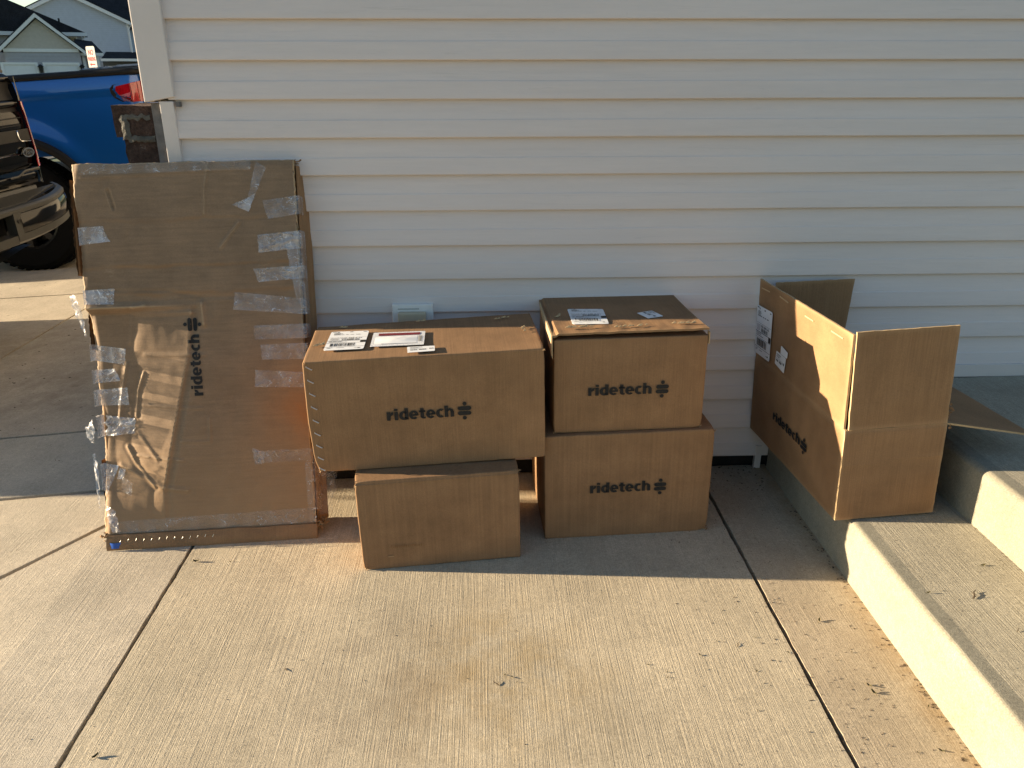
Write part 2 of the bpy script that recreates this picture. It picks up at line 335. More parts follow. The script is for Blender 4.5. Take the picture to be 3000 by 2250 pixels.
# ------------------------------------------------------------------ the house: siding, corner, brick
house = empty('house', (-1.1, .0, 0), 'house wall of cream lap siding with brick edged left corner and steps at its foot', 'house')
E = .127; Z0 = .058; XL, XR = -1.052, 5.2
nx = 90
for i in range(26):
    z0 = Z0+E*i; b = MB(); dz = random.uniform(-.0008, .0008); dep = random.uniform(-.0008, .0008)
    prof = [(-.0005, .010), (-.002, .008), (-.018, .007), (-.0182, 0), (-.0205, .0028), (-.0198, .014), (-.0148, .058), (-.0122, .0615), (-.0015, E-.004), (-.0005, E+.012)]
    xl = XL-.004 if z0 < 1.40 else XL-.02
    n = len(prof); v = []
    for j in range(nx+1):
        x = xl+(XR-xl)*j/nx; w = .0012*mnoise.noise(Vector((x*1.1, i*3.7, 0))); wz = .0011*mnoise.noise(Vector((x*.9, i*1.9, 5)))
        for (y, z) in prof: v.append((x, y+w+dep if y < -.002 else y, z0+z+wz+dz))
    b.v = v; b.f = [(j*n+k, j*n+k+1, (j+1)*n+k+1, (j+1)*n+k) for j in range(nx) for k in range(n-1)]; b.m = [0]*len(b.f)
    if z0+E < H2+.04:       # the lowest boards stop where the landing stands
        b = MB(); nn = 60; v = []
        for j in range(nn+1):
            x = xl+(1.59-xl)*j/nn; w = .0012*mnoise.noise(Vector((x*1.1, i*3.7, 0)))
            for (y, z) in prof: v.append((x, y+w+dep if y < -.002 else y, z0+z+dz))
        b.v = v; b.f = [(j*n+k, j*n+k+1, (j+1)*n+k+1, (j+1)*n+k) for j in range(nn) for k in range(n-1)]; b.m = [0]*len(b.f)
    b.build('siding_board', M['siding'], house, world=True)
MB().box(XL, 5.2, .0005, .16, .05, 3.4).build('wall', M['siding'], house, world=True)
MB().box(-1.05, 1.62, .022, .15, -.2, .0495).build('foundation', M['foundation'], house, world=True)
MB().box(1.595, 5.2, -.030, -.0195, .392+.008, .452).build('base_trim', M['trim'], house, world=True, bevel=.002)
MB().box(1.112, 1.138, -.024, -.002, .0, .104).build('end_trim', M['trim'], house, world=True, bevel=.002)
# corner post with its sloping foot
ct = MB(); ct.hexa([(-1.150, -.034, 1.448), (-1.048, -.034, 1.466), (-1.048, .0, 1.466), (-1.150, .0, 1.448)], [(-1.150, -.034, 3.4), (-1.048, -.034, 3.4), (-1.048, .0, 3.4), (-1.150, .0, 3.4)])
ct.box(-1.150, -1.128, .0005, .10, 1.448, 3.4); ct.build('corner_trim', M['trim'], house, world=True, bevel=.004)
MB().box(-1.104, -1.056, -.024, .06, -.03, 1.452).build('channel_trim', M['trim'], house, world=True, bevel=.003)
MB().box(-1.047, -1.034, -.0265, -.006, 1.434, 1.450).build('trim_gap', M['felt'], house, world=True)
MB().box(-1.137, -1.1045, -.012, .05, -.03, 1.446).build('sealant_strip', M['felt'], house, world=True)
# garage side wall that runs back from the corner (brick below, siding above), with its door opening
MB().box(-1.135, -1.05, .062, 9.0, -.1, 3.4).build('side_wall', M['tan_siding'], house, world=True)
for i in range(16):
    MB().hexa([(-1.150, .105, 1.47+E*i), (-1.1355, .105, 1.47+E*i), (-1.1355, 9.0, 1.47+E*i), (-1.150, 9.0, 1.47+E*i)], [(-1.139, .105, 1.47+E*(i+1)-.001), (-1.1355, .105, 1.47+E*(i+1)-.001), (-1.1355, 9.0, 1.47+E*(i+1)-.001), (-1.139, 9.0, 1.47+E*(i+1)-.001)]).build('siding_board', M['tan_siding'], house, world=True)
rb = random.Random(4)
def brick_mesh(l, h, d, seed):
    b = MB(); nxx, nzz = 5, 4
    bm = bmesh.new(); bmesh.ops.create_cube(bm, size=1); bmesh.ops.subdivide_edges(bm, edges=bm.edges, cuts=3, use_grid_fill=True)
    for v in bm.verts:
        p = Vector((v.co.x*d, v.co.y*l, v.co.z*h)); q = p*30+Vector((seed, 0, 0)); v.co = p+Vector((mnoise.noise(q), mnoise.noise(q+Vector((9, 0, 0))), mnoise.noise(q+Vector((0, 9, 0)))))*.0045
    me = bpy.data.meshes.new('brick'); bm.to_mesh(me); bm.free(); me.materials.append(M['brick']); return me
sill = [brick_mesh(.24, .105, .138, 30+k) for k in range(2)]
for j in range(12):
    o = put('sill_brick', sill[j % 2], house); o.location = Vector((-1.205, .112+j*.25, 1.385))-house.location
bms = [brick_mesh(.236, .092, .112, k) for k in range(4)]
MB().box(-1.242, -1.138, .012, 3.05, -.1, 1.334).build('mortar', M['mortar'], house, world=True)
zz = 1.283; r = 0
while zz > -.06:
    for j in range(12):
        o = put('brick', bms[(j+r) % 4], house); o.location = Vector((-1.194+rb.uniform(-.003, .003), (.118 if r % 2 else .0)+j*.248, zz+rb.uniform(-.002, .002)))-house.location
        if r % 2 == 0 and j == 0: o.location = Vector((-1.194, .114, zz))-house.location
    zz -= .1035; r += 1
# the hollow, mortar-smeared cut end of the sill and brick below it
em = MB()
def smear(x0, x1, z0, z1, seed, th=.006):
    nx_, nz_ = max(2, int((x1-x0)/.006)), max(2, int((z1-z0)/.006))
    def fn(u, v):
        ed = .010*mnoise.noise(Vector((u*4, v*4, seed))); x = x0+(x1-x0)*u; z = z0+(z1-z0)*v
        if u in (0, 1): x += .009*mnoise.noise(Vector((z*60, seed, 1)))
        if v in (0, 1): z += .009*mnoise.noise(Vector((x*60, seed, 2)))
        e = min(u, 1-u, v, 1-v); return (x, -.0105-th*(min(1, e*5))*(.6+.8*mnoise.noise(Vector((x*70, z*70, seed)))), z)
    em.grid(fn, nx_, nz_)
smear(-1.250, -1.222, 1.325, 1.405, 1); smear(-1.240, -1.148, 1.392, 1.408, 2, .004); smear(-1.232, -1.140, 1.318, 1.338, 3);
em.build('mortar_smear', M['mortar_old'], house, world=True)

# ------------------------------------------------------------------ wall outlet block
ob = empty('outlet_block', (-.275, -.02, .62), 'white mounting block with tan cover on the siding behind the boxes', 'outlet')
fr = MB(); fr.box(-.352, -.198, -.040, -.006, .56, .730); fr.build('mounting_block', M['lead'], ob, world=True, bevel=.004)
MB().box(-.328, -.224, -.068, -.0405, .575, .704).build('cover', M['tan_plastic'], ob, world=True, bevel=.005)
MB().box(-.330, -.250, -.0415, -.0395, .7115, .7135).build('scratch', M['ink_soft'], ob, world=True)

# ------------------------------------------------------------------ lettering drawn as outlines
def arc(mb, cx, cy, rx, ry, tx, ty, a0, a1, n=18):
    P = lambda a, ox, oy: (cx+(rx-ox)*math.cos(a), cy+(ry-oy)*math.sin(a), 0)
    for k in range(n):
        a = math.radians(a0+(a1-a0)*k/n); b = math.radians(a0+(a1-a0)*(k+1)/n)
        mb.quad(P(a, 0, 0), P(b, 0, 0), P(b, tx, ty), P(a, tx, ty))
def rct(mb, x0, x1, y0, y1): mb.quad((x0, y0, 0), (x1, y0, 0), (x1, y1, 0), (x0, y1, 0))
def disc(mb, cx, cy, rx, ry, n=24): mb.quad(*[(cx+rx*math.cos(2*math.pi*k/n), cy+ry*math.sin(2*math.pi*k/n), 0) for k in range(n)])
def pill(mb, x0, x1, y0, y1, asp):
    ry = (y1-y0)/2; rx = ry*asp; cy = (y0+y1)/2; pts = []
    for k in range(13): a = math.radians(-90+180*k/12); pts.append((x1-rx+rx*math.cos(a), cy+ry*math.sin(a), 0))
    for k in range(13): a = math.radians(90+180*k/12); pts.append((x0+rx+rx*math.cos(a), cy+ry*math.sin(a), 0))
    mb.quad(*pts)
def ridetech():
    m = MB(); w = .31; x = 0; X = .74
    rct(m, x, x+w, 0, X); m.quad((x+w, .36, 0), (x+.56, .49, 0), (x+.60, .735, 0), (x+.40, .70, 0), (x+w, .56, 0)); x += .66
    rct(m, x, x+w, 0, X); rct(m, x, x+w, .82, 1.0); x += w+.08
    arc(m, x+.43, .37, .43, .39, w, .18, 40, 330); rct(m, x+.50, x+.50+w, 0, 1.0); x += .81+.06
    arc(m, x+.41, .37, .41, .39, w-.02, .17, 0, 318); rct(m, x+.18, x+.82, .29, .43); x += .82+.05
    rct(m, x+.12, x+.12+w, .16, .93); rct(m, x, x+.56, .56, X); arc(m, x+.40, .19, .28, .20, .27, .15, 180, 280, 10); rct(m, x+.38, x+.56, 0, .15); x += .60
    arc(m, x+.41, .37, .41, .39, w-.02, .17, 0, 318); rct(m, x+.18, x+.82, .29, .43); x += .82+.05
    arc(m, x+.41, .37, .41, .39, w, .18, 52, 308); x += .69+.06
    rct(m, x, x+w, 0, 1.0); arc(m, x+.43, .42, .39, .33, w, .17, 0, 150, 14); rct(m, x+.51, x+.82, 0, .45); x += .82
    return m, x
def symbol(mb, x0, x1, y0, y1):      # dot, two rounded bars, dot
    h = y1-y0; w = x1-x0; cx = (x0+x1)/2; r = h*.105
    disc(mb, cx+.02*w, y1-r, r, r); disc(mb, cx-.01*w, y0+r, r, r)
    pill(mb, x0+.01*w, x1, y0+h*.525, y0+h*.745, 1.0); pill(mb, x0, x1-.01*w, y0+h*.255, y0+h*.475, 1.0)
_rt, _rw = ridetech()
def logo_mesh(fn, tx, ty, tw, th, sx0, sx1, sy0, sy1):   # fn maps flat logo coordinates onto the carton
    b = MB(); b.add([(tx+p[0]/_rw*tw, ty+p[1]*th, 0) for p in _rt.v], _rt.f); symbol(b, sx0, sx1, sy0, sy1)
    b.v = [tuple(fn(p[0], p[1])) for p in b.v]; return b

_tm = {}
def text_verts(txt, off=.012):
    if txt in _tm: return _tm[txt]
    cu = bpy.data.curves.new('t', 'FONT'); cu.body = txt; cu.resolution_u = 2; cu.offset = off
    o = bpy.data.objects.new('t', cu); col.objects.link(o); bpy.context.view_layer.update()
    me = bpy.data.meshes.new_from_object(o.evaluated_get(bpy.context.evaluated_depsgraph_get()))
    v = np.array([x.co[:2] for x in me.vertices]); f = [tuple(p.vertices) for p in me.polygons]
    bpy.data.objects.remove(o); bpy.data.curves.remove(cu); bpy.data.meshes.remove(me)
    mn, mx = v.min(0), v.max(0); _tm[txt] = ((v-mn)/(mx-mn), f); return _tm[txt]
def text(mb, txt, x0, x1, y0, y1, off=.012):
    v, f = text_verts(txt, off); mb.add([(x0+(x1-x0)*a, y0+(y1-y0)*b, 0) for a, b in v], f)

# label printing in unit coordinates (0..1 each way); returns a black and a grey layer
def ups_print(seed):
    r = random.Random(seed); k = MB(); g = MB()
    rct(k, .04, .15, .955, .975); rct(g, .17, .22, .93, .965); rct(g, .50, .58, .94, .97); rct(g, .86, .94, .94, .965)
    for i, (a, b) in enumerate(((.10, .26), (.10, .30), (.10, .24))):
        x = a
        while x < b: w = r.uniform(.012, .04); rct(g, x, x+w, .885-.028*i, .903-.028*i); x += w+.008
    for a, b in ((.10, .36), (.42, .48), (.54, .62), (.68, .80)):
        x = a
        while x < b: w = r.uniform(.01, .03); rct(k, x, x+w, .795, .815); x += w+.007
    rct(k, 0, 1, .655, .659); text(k, 'ND 588 0-01', .34, .86, .585, .635); rct(k, .305, .308, .49, .655)
    x = .36
    while x < .80: w = r.choice((.006, .011, .018)); rct(k, x, x+w, .495, .57); x += w+r.choice((.006, .01, .016))
    for i in range(5): rct(g, .05, .28, .51+.026*i, .517+.026*i)
    rct(k, 0, 1, .468, .480); text(k, 'UPS GROUND', .05, .38, .42, .455); rct(g, .05, .52, .392, .404); rct(k, .855, 1, .365, .474); rct(k, 0, 1, .352, .357)
    x = .11
    while x < .74: w = r.choice((.005, .009, .017, .024)); rct(k, x, x+w, .185, .335); x += w+r.choice((.005, .009, .017))
    rct(k, 0, 1, .150, .157)
    for a, b, y in ((.06, .20, .11), (.06, .15, .085), (.3, .5, .10), (.75, .9, .06)): rct(g, a, b, y, y+.010)
    rct(k, .84, .90, .055, .085); return k, g
def small_print(seed):
    r = random.Random(seed); k = MB(); g = MB()
    for a, b, y in ((.10, .50, .80), (.10, .38, .66)):
        x = a
        while x < b: w = r.uniform(.01, .04); rct(g, x, x+w, y, y+.07); x += w+.01
    for a, b, y in ((.10, .32, .32), (.42, .66, .34), (.80, .92, .44)):
        x = a
        while x < b: w = r.uniform(.012, .035); rct(k, x, x+w, y, y+.14); x += w+.009
    rct(k, .05, .95, .55, .565); return k, g
def bil(q):                             # bilinear map of the unit square onto four corners TL TR BR BL
    TL, TR, BR, BL = [Vector(p) for p in q]
    return lambda u, v: (BL*(1-u)+BR*u)*(1-v)+(TL*(1-u)+TR*u)*v
def sticker(parent, name, fn, off, prints=None, mat='paper', r=.06, label=None, lift=.0017):
    """thin sheet with rounded corners; fn(u,v)->surface point, off = outward unit vector"""
    off = Vector(off); pts = []
    for cx, cy, a0 in ((1-r, 1-r, 0), (r, 1-r, 90), (r, r, 180), (1-r, r, 270)):
        for k in range(5): a = math.radians(a0+22.5*k); pts.append((cx+r*math.cos(a), cy+r*math.sin(a)))
    b = MB(); b.prism([Vector(fn(*p))+off*.0004 for p in pts], off*.0008); o = b.build(name, M[mat], parent)
    if label: o['label'] = label
    if prints:
        for mb, mt in zip(prints, ('ink', 'ink_soft')):
            if mb is None or not mb.v: continue
            c = MB(); c.f = mb.f; c.m = mb.m; c.v = [tuple(Vector(fn(p[0], p[1]))+off*lift) for p in mb.v]; c.build('print', M[mt], o, fixn=False)
    return o

# ------------------------------------------------------------------ cartons
def rot3(yaw, pit, roll):
    return (Matrix.Rotation(yaw, 3, 'Z') @ Matrix.Rotation(pit, 3, 'X') @ Matrix.Rotation(roll, 3, 'Y'))
def place(name, p, label, cat, group=None):
    o = empty(name, p[:3], label, cat, group); o.rotation_euler = rot3(*p[6:9]).to_euler(); return o
def carton_mesh(name, w, h, d, mats, seed, bulge=.0016, crumple=.0009, r=.0042, crush=(), warp=None, topm=0):
    def axis(L):
        k = max(4, int(L/.028)); g = r*2.4; return [0, r*.4, r, g]+[g+(L-2*g)*i/k for i in range(1, k)]+[L-g, L-r, L-r*.4, L]
    ax = [axis(w), axis(d), axis(h)]; dim = (w, d, h); idx = {}; v = []; f = []; mi = []
    def vid(i, j, k):
        q = (i, j, k)
        if q not in idx:
            p = Vector((ax[0][i], ax[1][j], ax[2][k])); c = Vector([min(max(p[a], r), dim[a]-r) for a in range(3)]); e = p-c
            if e.length > 1e-9: p = c+e.normalized()*min(e.length, r)
            t = [p[a]/dim[a] for a in range(3)]; n0 = Vector((seed*3.1, seed*1.7, 0))
            nn = mnoise.noise(p*5+n0); n2 = mnoise.noise(p*19+n0)
            for a in range(3):
                b_, c_ = (a+1) % 3, (a+2) % 3; wgt = math.sin(math.pi*min(max(t[b_], 0), 1))*math.sin(math.pi*min(max(t[c_], 0), 1))
                s_ = (t[a]-.5)*2
                if abs(s_) > .9: p[a] += s_*(bulge*wgt+crumple*(nn*.8+n2*.35))
            edge = sum(1 for a in range(3) if t[a] < .012 or t[a] > .988)
            if edge >= 2: p += Vector((mnoise.noise(p*42+n0), mnoise.noise(p*42+n0+Vector((5, 0, 0))), mnoise.noise(p*42+n0+Vector((0, 5, 0)))))*.0011
            for (cx, cy, cz, rad, amt) in crush:
                cc = Vector((cx*w, cy*d, cz*h)); dd = (p-cc).length
                if dd < rad: p += (Vector((w/2, d/2, h/2))-cc).normalized()*amt*(1-dd/rad)**1.3*(1+.7*n2)
            if warp: p = Vector(warp(p))
            idx[q] = len(v); v.append(tuple(p))
        return idx[q]
    nI = [len(a) for a in ax]
    for a in range(3):
        b_, c_ = (a+1) % 3, (a+2) % 3
        for side in (0, nI[a]-1):
            for i in range(nI[b_]-1):
                for j in range(nI[c_]-1):
                    q = []
                    for (di, dj) in ((0, 0), (1, 0), (1, 1), (0, 1)):
                        e = [0, 0, 0]; e[a] = side; e[b_] = i+di; e[c_] = j+dj; q.append(vid(*e))
                    f.append(tuple(q if side else q[::-1])); mi.append(topm if (a == 2 and side) else 0)
    b = MB(); b.v = v; b.f = f; b.m = mi; return b.mesh(name, mats, smooth=True)
def on_front(h=0): return lambda u, v: Vector((u, -.0052, v))
def staple_mesh(l=.020, r=.0016):
    b = MB(); b.tube([(-l/2, .003, 0), (-l/2, -.002, 0), (l/2, -.002, 0), (l/2, .003, 0)], r, 5); return b.mesh('staple', M['staple'])
STM = staple_mesh()

# lower plain carton of the left pair
p5 = (-.4243, -.6563, -.0256, .536, .3373, .38, .08, -.0001, -.0208)
c5 = place('cardboard_box', p5, 'plain unprinted brown carton on the concrete under the stapled wide carton', 'cardboard box')
put('carton', carton_mesh('carton', p5[3], p5[4], p5[5], M['box_b'], 5, .002, .0012, crush=[(1, 0, 1, .035, .010), (0, 0, 1, .03, .006), (0, 0, 0, .03, .006)]), c5)
fl = MB(); fl.grid(lambda u, v: (.003+u*.53, -.002+.012*v, p5[4]-.012+.012*v**.6+.0012*mnoise.noise(Vector((u*60, v*3, 2)))), 60, 4); fl.build('top_crease', M['box_b'], c5, smooth=True)
b = MB(); r5 = random.Random(2)
for k in range(17): x = .10+.0062*k; b.quad((x, -.0056, .083), (x+.0022, -.0056, .083), (x+.0022, -.0056, .083+r5.uniform(.004, .012)), (x, -.0056, .083+r5.uniform(.004, .012)))
b.box(.085, .105, -.0052, -.0046, .048, .052); b.build('scuff_mark', M['box_dark'], c5)

# wide stapled carton lying on it
p2 = (-.5634, -.5843, .3112, .7619, .3905, .3818, .0655, .019, -.0255)
c2 = place('cardboard_box', p2, 'wide brown carton with staples down its left edge and shipping labels on top', 'cardboard box')
put('carton', carton_mesh('carton', p2[3], p2[4], p2[5], M['box'], 2, .002, .001, crush=[(0, 0, 0, .05, .010), (1, 0, 1, .025, .004)],
    warp=lambda p: (p.x-.006*math.sin(min(1, max(0, p.z/.39))*3.1) if p.x < .03 else p.x, p.y, p.z-(.010*(1-p.x/.76) if p.y > .33 and p.z > .3 else 0))), c2)
f2 = on_front(); logo_mesh(f2, .245, .1745, .217, .0405, .474, .519, .161, .225).build('logo', M['ink'], c2, fixn=False)
for z in (.374, .329, .284, .238, .191, .145, .101, .057, .017):
    o = put('staple', STM, c2); o.location = (.019, -.0045, z-.002); o.rotation_euler = (0, math.radians(33), 0)
T2 = p2[4]+.0062
top = lambda q: bil([(a, b_, T2) for a, b_ in q]); UP = (0, 0, 1)
sticker(c2, 'shipping_label', top([(.063, .266), (.191, .258), (.184, .077), (.056, .080)]), UP, ups_print(1))
po = sticker(c2, 'packing_list_pouch', top([(.208, .231), (.383, .220), (.378, .084), (.204, .092)]), UP, None, 'pouch', .03)
q = top([(.208, .231), (.383, .220), (.378, .084), (.204, .092)])
bz = MB(); bz.quad(*[Vector(q(u, v))+Vector((0, 0, .0022)) for u, v in ((.11, .73), (.90, .73), (.91, .90), (.11, .90))]); bz.build('red_band', M['red_ink'], po)
bz = MB()
for k in range(30): u = .2+.022*k; bz.quad(*[Vector(q(a, c))+Vector((0, 0, .0022)) for a, c in ((u, .12), (u+.012, .12), (u+.012, .15), (u, .15))])
for k in range(12): v = .25+.035*k; bz.quad(*[Vector(q(a, c))+Vector((0, 0, .0022)) for a, c in ((.88, v), (.95, v), (.95, v+.018), (.88, v+.018))])
bz.build('print', M['ink_soft'], po, fixn=False)
bz = MB(); bz.grid(lambda u, v: Vector(q(.06+.8*u, .12+.55*v))+Vector((0, 0, .0015+.004*math.sin(math.pi*u)*math.sin(math.pi*v)*(1+.4*mnoise.noise(Vector((u*9, v*9, 1)))))), 16, 10); bz.build('folded_sheet', M['paper'], po, smooth=True)
sticker(c2, 'address_sticker', top([(.324, .069), (.413, .067), (.413, .019), (.327, .016)]), UP, small_print(3))
def tear(parent, x, y, z, l, ang, seed, n=4):
    r = random.Random(seed); b = MB()
    for k in range(n):
        cx = x+math.cos(ang)*l*(k/n-.5)+r.uniform(-.004, .004); cy = y+math.sin(ang)*l*(k/n-.5)+r.uniform(-.004, .004); s_ = r.uniform(.004, .010)
        b.quad((cx-s_, cy-s_*.5, z+.0004), (cx+s_, cy-s_*.4, z+.0008), (cx+s_*.8, cy+s_*.5, z+.002+s_*.5), (cx-s_*.6, cy+s_*.3, z+.0006)); b.quad((cx-s_, cy-s_*.9, z+.0005), (cx+s_, cy-s_*.8, z+.0005), (cx+s_, cy-s_*.4, z+.0007), (cx-s_, cy-s_*.5, z+.0007), mi=1)
    b.build('torn_spot', [M['box_edge'], M['box_dark']], parent)
tear(c2, .036, .145, T2-.001, .03, .8, 1, 6); tear(c2, .10, .318, T2-.002, .03, .2, 2); tear(c2, .716, .194, T2-.001, .05, 1.7, 3, 5); tear(c2, .66, .325, T2-.001, .06, .3, 4, 5); tear(c2, .37, .34, T2-.002, .03, .1, 5, 2)

# right pair
p4 = (.2008, -.505, -.0144, .5898, .4046, .47, .0353, -.0011, -.0161)
c4 = place('cardboard_box', p4, 'brown printed carton standing on the concrete, bottom one of the right hand pair', 'cardboard box')
put('carton', carton_mesh('carton', p4[3], p4[4], p4[5], M['box_b'], 9, .002, .0011, crush=[(1, 0, 0, .045, .009), (0, 0, 1, .06, .003), (1, 0, 1, .025, .005)]), c4)
logo_mesh(on_front(), .159, .180, .214, .040, .386, .430, .162, .225).build('logo', M['ink'], c4, fixn=False)
p3 = (.2268, -.4849, .3928, .513, .336, .4687, .0327, .0011, -.0117)
c3 = place('cardboard_box', p3, 'brown printed carton with one label and a tilted sticker on its lifted top flap', 'cardboard box')
put('carton', carton_mesh('carton', p3[3], p3[4], p3[5], M['box'], 13, .002, .001, crush=[(0, 0, 0, .02, .004), (1, 0, 0, .025, .005)]), c3)
lid = MB()
def lidf(s_):
    return lambda u, v: (-.003+u*.516, -.003+v*.474, p3[4]+s_+.012*(1-v)**3*(.75+.25*u)+.0022*mnoise.noise(Vector((u*13, v*6, 3)))*(1-v)**.5+(-.006 if u < .02 else 0))
lid.grid(lidf(.0135), 60, 30); lid.grid(lidf(.0065), 60, 30)
nn = 61*31
ring = [i for i in range(61)]+[j*61+60 for j in range(1, 31)]+[30*61+i for i in range(59, -1, -1)]+[j*61 for j in range(29, 0, -1)]
lid.f += [(ring[i], ring[(i+1) % len(ring)], nn+ring[(i+1) % len(ring)], nn+ring[i]) for i in range(len(ring))]; lid.m += [1]*len(ring)
lo = lid.build('top_flap', [M['box'], M['box_dark']], c3)
sf = MB(); sf.hexa([(-.010, -.002, .285), (-.0045, -.004, .27), (-.0045, .13, .30), (-.010, .13, .30)], [(-.010, -.003, .352), (-.0045, -.003, .352), (-.0045, .40, .352), (-.010, .40, .352)]); sf.build('side_flap', M['box_edge'], c3)
sf = MB(); sf.box(.5145, .5175, -.002, .02, .305, .346); sf.build('side_flap', M['box_edge'], c3)
logo_mesh(on_front(), .115, .1365, .216, .039, .345, .389, .120, .183).build('logo', M['ink'], c3, fixn=False)
def on_lid(q): g = bil([(a, b_, 0) for a, b_ in q]); return lambda u, v: Vector((g(u, v).x, g(u, v).y, lidf(.0135)((g(u, v).x+.003)/.516, (g(u, v).y+.003)/.474)[2]+.0012))
sticker(c3, 'shipping_label', on_lid([(.083, .301), (.210, .283), (.197, .091), (.075, .104)]), UP, ups_print(5), lift=.0042)
sticker(c3, 'address_sticker', on_lid([(.378, .242), (.402, .168), (.343, .145), (.320, .221)]), UP, small_print(6), lift=.003)
tear(c3, .10, .05, p3[4]+.027, .10, .05, 11, 8); tear(c3, .27, .045, p3[4]+.026, .12, .1, 12, 8); tear(c3, .45, .055, p3[4]+.027, .08, 0, 13, 7); tear(c3, .04, .22, p3[4]+.018, .04, 1.3, 14, 3)

def nick(parent, c, rad, seed):
    rad *= .55; r = random.Random(seed); b = MB()
    for k in range(12):
        p = Vector(c)+Vector((r.uniform(-1, 1), r.uniform(-1, .6), r.uniform(-1, 1)))*rad*.6; d1 = Vector((r.uniform(-1, 1), r.uniform(-1, 1), r.uniform(-1, 1)))*rad*.7; d2 = Vector((r.uniform(-1, 1), r.uniform(-1, 1), r.uniform(-1, 1)))*rad*.5
        b.add([p, p+d1, p+d1+d2, p+d2, p+(d1+d2)*.5+Vector((0, -rad*.3, 0))], [(0, 1, 4), (1, 2, 4), (2, 3, 4), (3, 0, 4)], k % 3)
    b.build('worn_corner', [M['box_dark'], M['box'], M['box_edge']], parent, fixn=False)
for P_, c, rad, sd_ in ((c5, (.536, .002, .335), .012, 1), (c5, (.002, .0, .325), .010, 2), (c5, (.01, .0, .006), .012, 3), (c4, (.589, .003, .40), .010, 4), (c4, (.586, .004, .008), .016, 5), (c4, (.004, .0, .006), .010, 6), (c3, (.511, .0, .005), .010, 7), (c3, (.003, .0, .004), .010, 8), (c2, (.760, .002, .386), .008, 9), (c2, (.006, .0, .388), .008, 10), (c2, (.012, .004, .008), .012, 11), (c2, (.760, .002, .006), .007, 12)): nick(P_, c, rad, sd_)

# open carton standing on the step, flaps up
po_ = (1.1127, -.7635, .1990, .328, .3149, .7323, .0536, -.0089, -.0401)
co = place('open_cardboard_box', po_, 'tall open carton with raised flaps standing on the lower concrete step', 'cardboard box')
w, h, d = po_[3:6]; t = .0065
def sheet(name, O, U, V, nrm, mat, hinge=None, nu=24, nv=16, seed=0, amp=.0015, label=None, crease=None):
    O, U, V, nrm = map(Vector, (O, U, V, nrm)); b = MB()
    def fn(off): return lambda u, v: O+U*u+V*v+nrm*(off+amp*mnoise.noise(Vector((u*4+seed, v*4, seed*.7)))*4*u*(1-u)+(crease(u, v) if crease else 0))+(U.normalized()*.0022*mnoise.noise(Vector((v*30, seed, 1)))*(1 if u in (0, 1) else 0))+(V.normalized()*.0018*mnoise.noise(Vector((u*38, seed, 4)))*(1 if v == 1 else 0))
    b.grid(fn(0), nu, nv); b.grid(fn(t), nu, nv); n = (nu+1)*(nv+1); W = nu+1
    ring = [i for i in range(W)]+[j*W+nu for j in range(1, nv+1)]+[nv*W+i for i in range(nu-1, -1, -1)]+[j*W for j in range(nv-1, 0, -1)]
    k = len(ring); b.f += [(ring[i], ring[(i+1) % k], n+ring[(i+1) % k], n+ring[i]) for i in range(k)]; b.m += [1]*k
    o = b.build(name, [M[mat], M['box_edge']], co, smooth=False)
    if label: o['label'] = label
    return o
fold = lambda u, v: -.0025*math.exp(-((v-1)/.03)**2)
sheet('front_panel', (0, 0, 0), (w, 0, 0), (0, 0, h), (0, 1, 0), 'box', seed=1, nv=26, crease=lambda u, v: fold(u, v)*-1-.0012*math.exp(-((v-.62-.03*u)/.012)**2))
sheet('left_panel', (0, t, 0), (0, d-t, 0), (0, 0, h), (1, 0, 0), 'box', seed=2, crease=lambda u, v: -fold(u, v))
sheet('right_panel', (w, t, 0), (0, d-t, 0), (0, 0, h), (-1, 0, 0), 'box', seed=3)
sheet('back_panel', (t, d, 0), (w-2*t, 0, 0), (0, 0, h), (0, -1, 0), 'box_in', seed=4)
MB().box(.008, w-.008, .008, d-.008, .0006, .007).build('bottom_panel', M['box_in'], co)
sheet('front_flap', (.010, .0, h+.002), (w-.012, 0, 0), (-.008, .004, .315), (0, 1, 0), 'box_in', seed=5, label='raised front flap, its inner face plain brown')
lf = sheet('left_flap', (-.002, .010, h+.004), (0, d-.018, 0), (-.004, 0, .304), (1, 0, 0), 'box', seed=6, amp=.003, label='raised left flap with shipping labels and staple slots')
sheet('back_flap', (.030, d-.012, h), (w-.03, -.018, 0), (.022, -.006, .292), (0, -1, 0), 'box_in', seed=7)
sheet('right_flap', (w, .012, h-.002), (0, d-.02, 0), (.302, 0, -.066), (.2, 0, -1), 'box_in', seed=8, label='right flap folded out flat over the step')
LN = (-1, 0, 0)
onl = lambda q: (lambda g: (lambda u, v: Vector((-.0062-.004*((g(u, v).z-h)/.304)-.0005, g(u, v).y, g(u, v).z))))(bil([(0, a, b_) for a, b_ in q]))
sticker(lf, 'shipping_label', onl([(.722, .523), (.579, .530), (.582, .337), (.723, .332)]), LN, ups_print(8), r=.05)
sticker(lf, 'address_sticker', onl([(.522, .403), (.440, .400), (.449, .340), (.530, .351)]), LN, small_print(9))
sticker(lf, 'address_sticker', onl([(.486, .434), (.429, .425), (.432, .402), (.488, .403)]), (-1, 0, 0), None, 'paper', .08)
lg = logo_mesh(lambda u, v: Vector((-.0042, .517-u, v)), 0, .133, .232, .036, .240, .287, .114, .174); lg.build('logo', M['ink'], co, fixn=False)
sl_ = MB()
